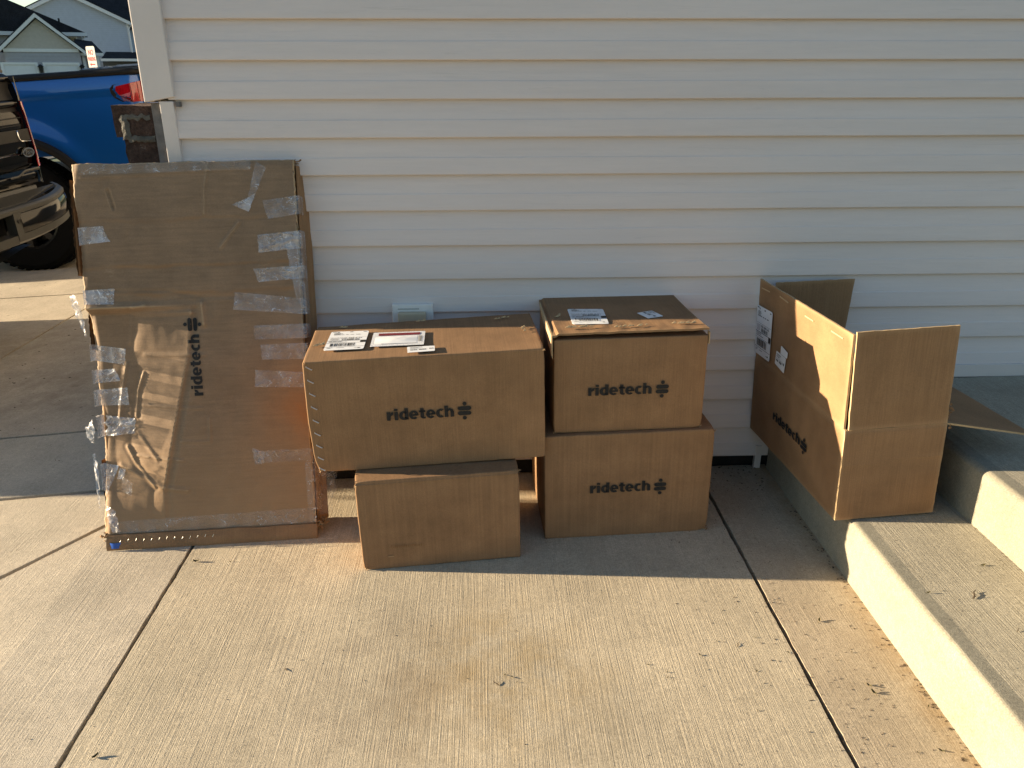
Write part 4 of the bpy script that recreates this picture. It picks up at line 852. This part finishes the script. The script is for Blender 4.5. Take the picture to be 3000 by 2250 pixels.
for k in range(9): x = .060+.0125*k; y1_ = .055-.055*k; rg.hexa([(x, -.95, lift(x)-.003), (x+.006, -.95, lift(x+.006)-.003), (x+.006, y1_, lift(x+.006)-.003), (x, y1_, lift(x)-.003)], [(x, -.95, lift(x)+.004), (x+.006, -.95, lift(x+.006)+.004), (x+.006, y1_, lift(x+.006)+.004), (x, y1_, lift(x)+.004)])
rg.build('tread_ribs', M['grey_trim'], pd)
st_ = MB(); st_.hexa([(.030, -1.9, .846), (.052, -1.9, .842), (.052, -.10, .842), (.030, -.10, .846)], [(.026, -1.9, .880), (.040, -1.9, .878), (.040, -.085, .862), (.026, -.085, .864)]); st_.build('step_rail', M['grey_trim'], bo)
rc = MB(); rc.box(.03, .12, -1.9, -.606, .640, .775); rc.build('plate_recess', M['blk'], bo)
xm = MB(); text(xm, 'X', -.735, -.700, .715, .770); xm.v = [(.1215, p[0], p[1]) for p in xm.v]; xm.build('plate_letter', M['chrome'], bo, fixn=False)
for (y, z, r_, x) in ((-.572, .722, .014, .211), (-.13, .725, .017, bxo(-.13)-.010)):
    sn = MB(); sn.lathe([(r_, .0), (r_*.8, .006), (r_*.75, .002), (r_*.35, .001), (.001, .003)], (x, y, z), (1, .15, 0), (0, 1, 0), 18); sn.build('parking_sensor', M['blk'] if r_ > .015 else M['grey_trim'], bo, smooth=True)
un = MB(); un.box(-2.3, .02, -1.9, -.45, .50, .84); un.grid(lambda u, v: (.10-.06*v, -1.2+.85*u, .545-.045*math.sin(3.14*min(1, u*1.1))*(1-v)-.02), 14, 2); un.build('underbody', M['blk'], dk)
for yy, od in ((.06, 1), (-Wt-.06, -1)):
    wheel(dk, (-1.62, yy, .30), .45, .30, od); wheel(dk, (-5.9, yy, .06), .45, .30, od)

# ------------------------------------------------------------------ blue pickup behind it
YB = 4.55
bt = empty('pickup_truck', (-4.28, YB, -.201), 'blue pickup truck with red tail light and black bed rail, beyond the black pickup', 'pickup truck')
tilt = -.058           # nose down the sloping driveway
def Bv(x, y, z):       # scene x, depth behind the near flank, height -> local coordinates of the tilted body
    c, s_ = math.cos(tilt), math.sin(tilt); X, Zz = x+2.98, z-1.57; return (-2.98+X*c-Zz*s_*-1*0+0-(-4.28), y, 1.57+Zz*c-X*s_*1+.201)
Rr = .70; WX, WZ = -4.26, .335
def flank(x, z):       # depth of the bed side at (x,z): rounded shoulder, crease, tucked sill
    t_ = (z-1.08)/.5; y = .012*t_*t_
    y += .016*max(0, (z-1.42)/.14)**2 if z > 1.42 else 0
    y += .012/(1+math.exp((z-1.405-.02*(x+3.4))/.006)) if x < -3.2 else .012/(1+math.exp((z-1.405)/.006))*max(0, 1-(x+3.2)/.25)
    y -= .03*math.exp(-((math.hypot(x-WX, z-WZ)-.80)/.10)**2)
    if z < .78: y += (.78-z)*.18
    return y
bb = MB(); rings = []; nA = 64
xs0, xs1 = -5.72, -2.985
# build the side as a sheet with the wheel opening cut by polar columns
cols = 110; rows = 46
vg = {}
def zlow(x):
    dx = abs(x-WX); return WZ+math.sqrt(Rr*Rr-dx*dx) if dx < Rr*.995 else .62
for i in range(cols+1):
    x = xs0+(xs1-xs0)*i/cols; zl = max(.62, zlow(x)) if abs(x-WX) < Rr else .62
    for j in range(rows+1):
        z = zl+(1.552-zl)*(j/rows); y = flank(x, z); xx = x
        cx = (x-(-2.985)); y += .10*max(0, 1+cx/.16)**2.2 if cx > -.16 else 0
        vg[i, j] = len(bb.v); bb.v.append(Bv(xx, y, z))
for i in range(cols):
    for j in range(rows): bb.f.append((vg[i, j], vg[i+1, j], vg[i+1, j+1], vg[i, j+1])); bb.m.append(0)
# inner box of the bed and cab mass so the truck is solid from any side
bb.hexa([Bv(-5.72, .10, .90), Bv(-3.0, .12, .90), Bv(-3.0, 2.4, .90), Bv(-5.72, 2.4, .90)], [Bv(-5.72, .10, 1.54), Bv(-3.0, .12, 1.54), Bv(-3.0, 2.4, 1.54), Bv(-5.72, 2.4, 1.54)])
bb.hexa([Bv(-7.6, .02, .6), Bv(-5.75, .0, .6), Bv(-5.75, 2.5, .6), Bv(-7.6, 2.48, .6)], [Bv(-7.6, .02, 1.60), Bv(-5.75, .0, 1.58), Bv(-5.75, 2.5, 1.58), Bv(-7.6, 2.48, 1.60)])
bb.hexa([Bv(-7.6, .05, 1.605), Bv(-5.8, .05, 1.585), Bv(-5.8, 2.45, 1.585), Bv(-7.6, 2.45, 1.605)], [Bv(-7.2, .25, 2.2), Bv(-6.05, .25, 2.2), Bv(-6.05, 2.25, 2.2), Bv(-7.2, 2.25, 2.2)])
bb.hexa([Bv(-8.9, .06, .62), Bv(-7.61, .02, .6), Bv(-7.61, 2.48, .6), Bv(-8.9, 2.44, .62)], [Bv(-8.8, .15, 1.5), Bv(-7.61, .06, 1.6), Bv(-7.61, 2.44, 1.6), Bv(-8.8, 2.35, 1.5)])
bbo = bb.build('body', M['blue'], bt, smooth=False); bbo.data.polygons.foreach_set('use_smooth', [i < cols*rows for i in range(len(bbo.data.polygons))])
tgb = MB(); tgb.grid(lambda u, v: Bv(-2.978+.07*(1-(1-u)**2)-.012*v*(1-v)*4*0, .055+.25*u, .80+.755*v), 10, 12); tgb.box(*(lambda a, b_: (a[0], b_[0], a[1], b_[1], a[2], b_[2]))(Bv(-3.02, .31, .80), Bv(-2.905, 2.3, 1.51))); tgb.build('tailgate', M['blue'], bt, smooth=True)
# flare round the wheel
fl = MB()
def flr(u, v):
    a = math.radians(-12+204*u); k = [(.695, .05), (.700, -.022), (.735, -.040), (.772, -.034), (.782, -.004)][int(round(v*4))]; x = WX+k[0]*math.cos(a); z = WZ+k[0]*math.sin(a); return Bv(x, flank(min(x, -2.99), max(z, .62))*.5+k[1], z)
fl.grid(flr, 48, 4); fl.build('wheel_arch_flare', M['blk'], bt, smooth=True)
lin = MB(); lin.grid(lambda u, v: Bv(WX+.71*math.cos(math.radians(-5+190*u)), .04+.5*v, WZ+.71*math.sin(math.radians(-5+190*u))), 30, 3); lin.box(*(lambda a, b_: (a[0], b_[0], a[1], b_[1], a[2], b_[2]))(Bv(-8.2, .45, .42), Bv(-3.05, 2.0, .62))); lin.build('wheel_well', M['blk'], bt)
# bed rail and folded cover
rl = MB()
def rail(u, v):
    x = -5.72+2.745*u; k = [(.040, 1.535), (.004, 1.545), (-.004, 1.562), (.004, 1.588), (.05, 1.598), (.14, 1.596), (.14, 1.55)][int(round(v*6))]; return Bv(x, k[0]+(.06*max(0, (u-.955)/.045)**2), k[1]+.006*u)
rl.grid(rail, 60, 6); rl.build('bed_rail', M['blk'], bt, smooth=True)
cv = MB(); cv.grid(lambda u, v: Bv(-3.50+.58*u, .02+1.0*v, 1.602+.020*math.sin(min(1, v*9)*1.57)+(.013*mnoise.noise(Vector((u*22-v*30, v*40, 2)))*(1 if u < .55 else .1))+.012*(u > .45)*min(1, (u-.45)*9)), 60, 14); cv.grid(lambda u, v: Bv(-3.50+.58*u, .018+.004*v, 1.585+.022*v), 60, 2); cv.build('bed_cover', M['vinyl'], bt, smooth=True)
# tail light: black bezel, red lens sections
def tlb(pts, dep, mat, name, parent):
    b = MB(); f_ = [Bv(x, flank(x, z)+(.10*max(0, 1+(x+2.985)/.16)**2.2 if x > -3.145 else 0)-dep, z) for x, z in pts]; b.prism(f_, (0, .03+dep, 0)); return b.build(name, mat, parent, bevel=.003)
bz_ = [(-3.262, 1.440), (-3.232, 1.470), (-3.10, 1.492), (-2.985, 1.505), (-2.965, 1.305), (-3.08, 1.310), (-3.17, 1.325), (-3.235, 1.360), (-3.262, 1.40)]
to_ = tlb(bz_, .004, M['blk'], 'tail_light', bt)
tlb([(-3.205, 1.456), (-3.085, 1.476), (-3.082, 1.40), (-3.10, 1.360), (-3.185, 1.378), (-3.212, 1.42)], .012, M['red'], 'lens', to_); tlb([(-3.082, 1.477), (-3.035, 1.486), (-3.03, 1.320), (-3.075, 1.322), (-3.094, 1.358), (-3.078, 1.40)], .015, M['red'], 'lens', to_); tlb([(-3.032, 1.487), (-2.990, 1.496), (-2.972, 1.317), (-3.027, 1.32)], .013, M['red'], 'lens', to_); tlb([(-3.18, 1.374), (-3.10, 1.356), (-3.078, 1.322), (-3.07, 1.316), (-3.16, 1.334)], .009, M['red_dark'], 'lens', to_)
sm_ = MB(); sm_.tube([Bv(-2.992, .05, 1.555), Bv(-2.985, .055, 1.52), Bv(-2.982, .06, 1.49)], .006, 5); sm_.build('panel_seam', M['blk'], bt)
for xx in (-4.28, -8.6): wheel(bt, (xx+4.28, .06 if xx > -5 else .06, .52 if xx > -5 else .32), .52, .32, -1); 
for xx in (-4.28, -8.6): wheel(bt, (xx+4.28, 2.40, .52 if xx > -5 else .32), .52, .32, 1)

# ------------------------------------------------------------------ no parking sign by the street
sg = empty('no_parking_sign', (-9.88, 19, -.75), 'white no parking sign with red letters on a steel post', 'sign'); sg.rotation_euler = (0, 0, math.radians(-36.9))
bd = MB(); pts = []
for cx, cy, a0 in ((.155, .215, 0), (-.155, .215, 90), (-.155, -.215, 180), (.155, -.215, 270)):
    for k in range(5): a = math.radians(a0+22.5*k); pts.append((cx+.045*math.cos(a), 0, 2.70+cy+.045*math.sin(a)))
bd.prism(pts, (0, .008, 0)); bdo = bd.build('sign_board', M['sign'], sg)
lt = MB(); text(lt, 'NO', -.12, .12, .055, .185, .02); text(lt, 'PARKING', -.175, .175, -.085, .015, .02)
lt.quad((-.13, -.165, 0), (-.06, -.125, 0), (-.06, -.15, 0), (.12, -.15, 0), (.12, -.178, 0), (-.06, -.178, 0), (-.06, -.205, 0)); lt.v = [(p[0], -.002, 2.70+p[1]) for p in lt.v]; lt.build('sign_lettering', M['sign_red'], bdo, fixn=False)
pp = MB(); pp.box(-.03, .03, .010, .035, 0, 2.62); pp.build('post', M['steel'], sg)

# ------------------------------------------------------------------ houses across the street (their fronts turned towards the corner)
PHI = math.radians(24)
class Facade:
    """local frame of a house front: x along the front, y back into the house, z up; L() carries a sighted point onto it"""
    def __init__(s, x0, Y0): s.P = Vector((x0, Y0)); s.Y0 = Y0; s.u = Vector((math.cos(PHI), math.sin(PHI))); s.m = Vector((-math.sin(PHI), math.cos(PHI)))
    def L(s, x, z, dep=0):
        C = Vector((0, -2.9125)); r = Vector((x, s.Y0+2.9125)); t = (dep-(C-s.P).dot(s.m))/r.dot(s.m); p = C+r*t-s.P
        return Vector((p.dot(s.u), dep, 1.536+(z-1.536)*t+.80))
def fprism(name, pts, depth, mat, parent): b = MB(); b.prism([tuple(p) for p in pts], (0, depth, 0)); return b.build(name, mat, parent)
def fbox(name, x0, x1, y0, y1, z0, z1, mat, parent, bevel=0): b = MB(); b.box(min(x0, x1), max(x0, x1), y0, y1, min(z0, z1), max(z0, z1)); return b.build(name, mat, parent, bevel=bevel)
F1 = Facade(-27.8, 52)
hg = empty('neighbour_house', (-27.8, 52, -.80), 'grey and tan house with gabled double garage across the street', 'house'); hg.rotation_euler = (0, 0, PHI)
g = F1.L
pk = g(-27.76, 5.05); rl_ = g(-25.06, 2.83); hw = rl_.x-pk.x; zf = g(-27.8, 2.98).z; xl_, xr_ = pk.x-hw+.35, pk.x+hw-.35; ze = rl_.z; dt = g(-28.0, 2.28).z
gw = fbox('garage_wall', xl_, xr_, .02, 6, 0, zf, M['gray_siding'], hg)
nb = int(zf/.19)
for i in range(nb): fbox('siding_board', xl_+.01, xr_-.01, -.005, .0195, .19*i+.012, .19*(i+1)-.006, M['gray_siding'], gw)
gp = fprism('gable', [(xl_, .025, zf+.01), (xr_, .025, zf+.01), (pk.x, .025, pk.z-.26)], .3, M['tan_far'], hg)
gh = pk.z-.26-zf
for i in range(int(gh/.17)-1):
    z = zf+.02+.17*i; f0 = (z+.17-zf)/gh; fbox('siding_board', xl_+(pk.x-xl_)*f0, xr_-(xr_-pk.x)*f0, -.003, .0245, z+.012, z+.164, M['tan_far'], gp)
fbox('frieze_board', xl_, xr_-.05, -.06, -.006, zf-.09, zf+.10, M['white_trim'], hg)
for sx in (-1, 1):
    e_ = (pk.x+sx*hw, ze+.10); p_ = (pk.x, pk.z+.06)
    fprism('rake_board', [(p_[0], -.42, p_[1]), (e_[0], -.42, e_[1]), (e_[0], -.42, e_[1]-.22), (p_[0], -.42, p_[1]-.24)][::sx], .06, M['white_trim'], hg)
    fprism('soffit', [(p_[0], -.36, p_[1]-.20), (e_[0], -.36, e_[1]-.18), (e_[0], -.36, e_[1]-.22), (p_[0], -.36, p_[1]-.24)][::sx], .35, M['white_trim'], hg)
rf = MB()
for sx in (-1, 1):
    e_ = (pk.x+sx*(hw+.06), ze+.07); p_ = (pk.x, pk.z+.075)
    rf.prism([(p_[0], -.44, p_[1]), (e_[0], -.44, e_[1]), (e_[0], -.44, e_[1]+.05), (p_[0], -.44, p_[1]+.06)], (0, 6.2, 0))
rf.build('garage_roof', M['roof'], hg)
for (xa, xb) in ((-30.35, -28.36), (-27.72, -25.74)):
    x0, x1 = g(xa, 2).x, g(xb, 2).x
    d_ = fbox('garage_door', x0, x1, -.03, -.006, 0, dt-.14, M['white_door'], hg)
    for k in range(4): fbox('door_panel', x0+.06, x1-.06, -.045, -.0305, .04+(dt-.2)/4*k, .04+(dt-.2)/4*(k+1)-.05, M['white_door'], d_)
    f_ = MB(); f_.box(x0-.15, x0-.005, -.10, -.007, 0, dt); f_.box(x1+.005, x1+.15, -.10, -.007, 0, dt); f_.box(x0-.004, x1+.004, -.10, -.007, dt-.135, dt); f_.build('door_frame', M['white_trim'], hg)
for xa in (-28.04, -25.45):
    x = g(xa, 2).x; z = dt-.25
    lm = MB(); lm.hexa([(x-.07, -.26, z-.32), (x+.07, -.26, z-.32), (x+.07, -.12, z-.32), (x-.07, -.12, z-.32)], [(x-.12, -.30, z), (x+.12, -.30, z), (x+.12, -.08, z), (x-.12, -.08, z)])
    lm.hexa([(x-.18, -.34, z), (x+.18, -.34, z), (x+.18, -.04, z), (x-.18, -.04, z)], [(x-.03, -.2, z+.14), (x+.03, -.2, z+.14), (x+.03, -.16, z+.14), (x-.03, -.16, z+.14)]); lm.box(x-.03, x+.03, -.12, -.006, z-.5, z-.3); lm.build('wall_lamp', M['fixture'], hg)
# main block set back behind the garage
D1 = 4.0
er = g(-24.80, 3.98, D1); el = g(-26.67, 4.21, D1); wr_ = g(-25.16, 3.84, D1+.4).x; ra = g(-29.38, 5.85, D1+2.6); zE = er.z
fbox('wall', wr_-9, wr_, D1+.4, D1+7, 0, zE-.02, M['gray_siding'], hg)
rfm = MB(); sl_r = (ra.z-zE)/(er.x-ra.x); apx = er.x-3.6; 
rfm.prism([(er.x, D1, zE), (er.x-8.5, D1, zE+8.5*sl_r), (er.x-14, D1, zE+8.5*sl_r), (er.x-14, D1, zE)], (0, 7.2, 0)); rfm.build('main_roof', M['roof'], hg)
fbox('fascia', er.x-12, er.x+.02, D1-.08, D1-.005, zE-.20, zE+.03, M['white_trim'], hg)
w0 = g(-26.12, 3.80, D1+.4); w1 = g(-25.42, 3.47, D1+.4)
wn_ = fbox('window', w0.x, w1.x, D1+.30, D1+.395, w1.z, w0.z, M['white_trim'], hg); fbox('pane', w0.x+.09, w1.x-.09, D1+.285, D1+.298, w1.z+.07, w0.z-.07, M['glass'], wn_)
dsp = MB(); dsp.tube([(er.x-.08, D1+.05, zE-.1), (wr_-.02, D1+.3, zE-.5), (wr_-.02, D1+.3, zE-1.3), (wr_+.2, D1+.2, zE-1.6)], .05, 6); dsp.build('downspout', M['white_trim'], hg)
vt = MB(); v_ = g(-26.35, 4.72, D1+.7); vt.tube([(v_.x, D1+.7, v_.z-.25), (v_.x, D1+.7, v_.z+.12)], .06, 8); vt.build('roof_vent', M['fixture'], hg)
# entry porch to the right of the garage
pe0 = g(-25.70, 2.80, .6); pe1 = g(-24.03, 2.82, .6); pt = g(-25.41, 3.24, 2.6)
pr_ = MB(); pr_.add([(pe0.x, .5, pe1.z), (pe1.x+.05, .5, pe1.z), (pe1.x-.5, 4.3, pt.z+.35), (pe0.x, 4.3, pt.z+.5), (pe1.x+.05, 5, pe1.z)], [(0, 1, 2, 3), (1, 4, 2)]); pr_.build('porch_roof', M['roof'], hg)
fbox('porch_fascia', pe0.x, pe1.x+.04, .42, .495, pe1.z-.16, pe1.z+.01, M['white_trim'], hg)
pw0, pw1 = g(-25.34, 2, 1.0).x, g(-24.30, 2, 1.0).x
fbox('porch_wall', pw0-.3, pw1-.05, 1.0, 4.3, 0, pe1.z-.17, M['gray_siding'], hg)
for x in (pw0, pw1-.16): fbox('corner_board', x, x+.16, .86, .995, 0, pe1.z-.17, M['white_trim'], hg)
fbox('door', pw0+.25, pw0+.45, .96, .995, 0, pe1.z-.3, M['dark'], hg)

F2 = Facade(-36.5, 75); g = F2.L
hb = empty('neighbour_house', (-36.5, 75, -.80), 'tall blue grey house with a white edged gable behind the garage house', 'house'); hb.rotation_euler = (0, 0, PHI)
pk = g(-36.54, 8.33); rr0 = g(-31.2, 5.80); hw = rr0.x-pk.x; xr_ = g(-31.40, 4).x; xl_ = pk.x-hw+.2; ze = rr0.z; slp = (pk.z-ze)/hw
fprism('wall', [(xl_, 0, 0), (xr_, 0, 0), (xr_, 0, ze+.05), (pk.x, 0, pk.z-.1), (xl_, 0, ze+.05)], 7, M['bluegray_siding'], hb)
for sx in (-1, 1):
    e_ = (pk.x+sx*hw, ze+.12); p_ = (pk.x, pk.z+.12); fprism('rake_board', [(p_[0], -.45, p_[1]), (e_[0], -.45, e_[1]), (e_[0], -.45, e_[1]-.30), (p_[0], -.45, p_[1]-.32)][::sx], .44, M['white_trim'], hb)
rr_ = MB()
for sx in (-1, 1):
    e_ = (pk.x+sx*(hw+.1), ze+.08); p_ = (pk.x, pk.z+.13); rr_.prism([(p_[0], -.48, p_[1]), (e_[0], -.48, e_[1]), (e_[0], -.48, e_[1]+.08), (p_[0], -.48, p_[1]+.09)], (0, 8, 0))
rr_.build('roof', M['roof'], hb)
fbox('gutter', rr0.x-.05, rr0.x+.16, -.45, 7.5, ze-.12, ze+.05, M['white_trim'], hb)
fbox('corner_board', xr_-.16, xr_+.03, -.06, -.002, 0, ze, M['white_trim'], hb)
dd_ = MB(); dd_.tube([(rr0.x+.05, -.3, ze-.1), (xr_-.02, -.12, ze-.5), (xr_-.02, -.12, .5)], .07, 6); dd_.build('downspout', M['white_trim'], hb)
# wing to the right with its own roof, and the porch
fbox('wing_wall', xr_+.04, xr_+9, 3.0, 9, 0, ze-.3, M['bluegray_siding'], hb)
wr2 = MB(); wr2.prism([(pk.x+.4, 2.4, ze-.35), (pk.x+.4, 2.4, ze-.25), (pk.x+.4, 6.8, pk.z+1.6), (pk.x+.4, 11, ze-.35)], (14, 0, 0)); wr2.build('wing_roof', M['roof'], hb)
q0 = g(-34.3, 2.90, -2.4); q1 = g(-33.7, 3.2, -.1)
lr = MB(); lr.add([(q0.x, -2.5, q0.z), (q0.x+10, -2.5, q0.z), (q0.x+10, -.01, q0.z+.62), (q0.x+.5, -.01, q0.z+.62)], [(0, 1, 2, 3)]); lr.build('porch_roof', M['roof'], hb)
fbox('porch_fascia', q0.x-.06, q0.x+10, -2.6, -2.505, q0.z-.2, q0.z+.01, M['white_trim'], hb); fbox('porch_wall', q0.x+.1, q0.x+10, -.6, -.01, 0, q0.z-.2, M['dark'], hb)
x = g(-31.2, 2, -2.3).x; fbox('porch_post', x, x+.3, -2.45, -2.15, 0, q0.z-.2, M['dark'], hb); x = g(-34.05, 2, -.6).x; fbox('window', x, x+.9, -.70, -.605, 2.3, 3.1, M['white_trim'], hb)

# ------------------------------------------------------------------ leaf scraps and grit on the concrete
def scrap_mesh(seed, kind):
    r = random.Random(seed); b = MB()
    if kind == 'leaf':
        L_ = .024; n = 7; b.grid(lambda u, v: ((u-.5)*L_, (v-.5)*L_*.42*math.sin(math.pi*(.08+.84*u)), .002+.007*abs(u-.4)*2*(1+.4*math.sin(seed))+.006*abs(v-.5)*(1+seed % 3)), n, 4)
        b.tube([(-.5*L_, 0, .004), (-.9*L_, .004, .003)], .0007, 4)
    else:
        p = Vector((-.016, 0, .003)); pts = [p.copy()]
        for k in range(4): p = p+Vector((.009, r.uniform(-.005, .005), r.uniform(-.001, .003))); pts.append(p.copy())
        b.tube(pts, [.0014, .0022, .0018, .0014, .0007], 5); b.tube([pts[2], pts[2]+Vector((.006, .008, .002))], .0008, 4); b.tube([pts[1], pts[1]+Vector((.003, -.008, .003))], .0008, 4)
    zm = min(p[2] for p in b.v); b.v = [(p[0], p[1], (p[2]-zm)*.7) for p in b.v]
    return b.mesh('dry_leaf', M['leaf' if kind == 'leaf' else 'twig'])
SC = [scrap_mesh(1, 'leaf'), scrap_mesh(2, 'leaf'), scrap_mesh(3, 'twig'), scrap_mesh(5, 'twig'), scrap_mesh(6, 'leaf')]
spots = [(-1.016, -.567), (-.896, -.575), (-.576, -1.123), (.016, -1.212), (.04, -1.181), (.059, -1.191), (.072, -1.211), (.076, -.996), (-.045, -.857), (.444, -1.163), (.49, -1.196), (.487, -1.216), (.716, -1.097), (.601, -1.192), (.737, -1.206), (.778, -1.068), (.992, -1.007), (1.124, -1.028), (.942, -1.089), (.977, -1.177), (1.018, -1.278), (1.018, -1.304), (.987, -1.324), (1.037, -1.329), (1.094, -1.501), (1.034, -1.503), (-.981, -1.407), (.772, -.877), (.905, -.902), (.851, -1.137), (1.138, -1.359), (.693, -1.349), (.593, -1.514), (-.341, -.877), (.673, -.559), (.862, -1.307), (1.029, -1.147), (.928, -1.065), (.899, -.919), (1.06, -1.268), (.661, -1.079), (.597, -1.133)]
big = {0: 1.9, 3: 1.5, 16: 1.3, 20: 1.3, 21: 1.4, 12: 1.2, 24: 1.3, 26: 1.4, 2: 1.2}
LBL = {0: 'curled leaf scrap on the sunny concrete just right of the joint below the leaning carton', 1: 'leaf scrap on the concrete midway between the leaning carton and the plain carton', 2: 'lone twig bit on the concrete left of centre in the foreground', 3: 'largest leaf scrap of the small cluster in the middle of the foreground concrete',
       16: 'leaf scrap right of the long joint, near the shadow edge below the open carton', 17: 'leaf scrap lying closest to the foot of the lower step riser', 20: 'upper leaf scrap of the four beside the rusty foot of the step', 26: 'leaf scrap alone at the bottom left of the foreground concrete', 24: 'lowest leaf scrap beside the rusty foot of the step', 34: 'thin twig lying in the shade in front of the right hand box pair', 12: 'leaf scrap left of the long joint, level with the centre cluster'}
rs = random.Random(11)
for i, (x, y) in enumerate(spots):
    o = put('dry_leaf', SC[i % 5]); o.location = (x, y, gz(x)+.0005); o.rotation_euler = (0, 0, rs.uniform(-1.2, 1.2)+(1.57 if rs.random() < .3 else 0)); k = .48*big.get(i, rs.uniform(.4, .8)); o.scale = (k, k, k)
    tag(o, LBL.get(i, 'tiny dry brown leaf scrap lying on the driveway concrete'), 'leaf', 'leaf scraps on the driveway')
for i, (x, y) in enumerate([(1.328, -1.163), (1.437, -1.03), (1.183+.03, -1.147), (1.359, -1.314)]):
    o = put('dry_leaf', SC[(i*2+2) % 5]); o.location = (x, y, H1+.018*(x-RX)+.001); k = (1.15, .7, .45, .5)[i]; o.scale = (k, k, k); o.rotation_euler = (0, 0, (1.1, .2, 0, .5)[i])
    tag(o, ('long dark leaf scrap in the middle of the sunny lower step tread', 'small leaf scrap on the lower tread close to the upper riser', 'small leaf scrap on the rounded front edge of the lower tread', 'small twig bit nearest the camera on the lower tread')[i], 'leaf', 'leaf scraps on the lower step')
pb = MB(); pb.lathe([(.0005, .006), (.004, .004), (.005, .0), (.003, -.003)], (1.60, -.38, .40), (0, 0, 1), (1, 0, 0), 8); tag(pb.build('pebble', M['pebble'], smooth=True), 'tiny white pebble on the landing beside the open carton', 'pebble')
gt = MB()
def chip(x, y, z, s_):
    a = rs.uniform(0, 6.28); c_, d_ = math.cos(a)*s_, math.sin(a)*s_; e = rs.uniform(.25, .6)
    gt.add([(x-c_, y-d_, z), (x+d_*e, y-c_*e, z), (x+c_, y+d_, z+s_*.1), (x-d_*e, y+c_*e, z), (x, y, z+s_*.5)], [(0, 1, 4), (1, 2, 4), (2, 3, 4), (3, 0, 4)])
for k in range(260): x = rs.gauss(.95, .14); y = rs.uniform(-1.75, -.25); x < 1.155 and chip(x, y, gz(x)+.0004, rs.uniform(.0015, .0042))
for k in range(110): x = rs.uniform(-1.2, 1.1); y = rs.uniform(-2.0, -.75); chip(x, y, gz(x)+.0004, rs.uniform(.001, .003))
for k in range(140): y = rs.uniform(-1.9, -.3); x = 1.158-abs(rs.gauss(0, .012)); chip(x, y, gz(x)+.0004, rs.uniform(.002, .006))
for k in range(90): y = rs.uniform(-1.9, -.3); x = .87+rs.gauss(0, .012); chip(x, y, gz(x)+.0004, rs.uniform(.0015, .004))
for k in range(120): x = rs.uniform(.75, 1.12); y = rs.uniform(-.22, .0); chip(x, y, gz(x)+.0004, rs.uniform(.002, .007))
for k in range(60): x = rs.uniform(1.2, 1.52); y = rs.uniform(-1.9, -.85); chip(x, y, H1+.018*(x-RX)+.0008, rs.uniform(.001, .0028))
for k in range(80): y = rs.uniform(-1.9, -.8); x = 1.531-abs(rs.gauss(0, .006)); chip(x, y, H1+.018*(x-RX)+.0008, rs.uniform(.0015, .004))
for k in range(120): x = rs.uniform(-3.0, -1.3); y = rs.uniform(.3, 2.6); chip(x, y, gz(x)+.0004, rs.uniform(.003, .009))
tag(gt.build('ground_grit', M['twig']), 'fine dark grit and leaf crumbs scattered over the concrete', 'debris', kind='stuff')

# ------------------------------------------------------------------ to metres
for o in scn.objects:
    if o.parent is None and o.type in ('MESH', 'EMPTY'):
        o.location = o.location*S; o.scale = o.scale*S
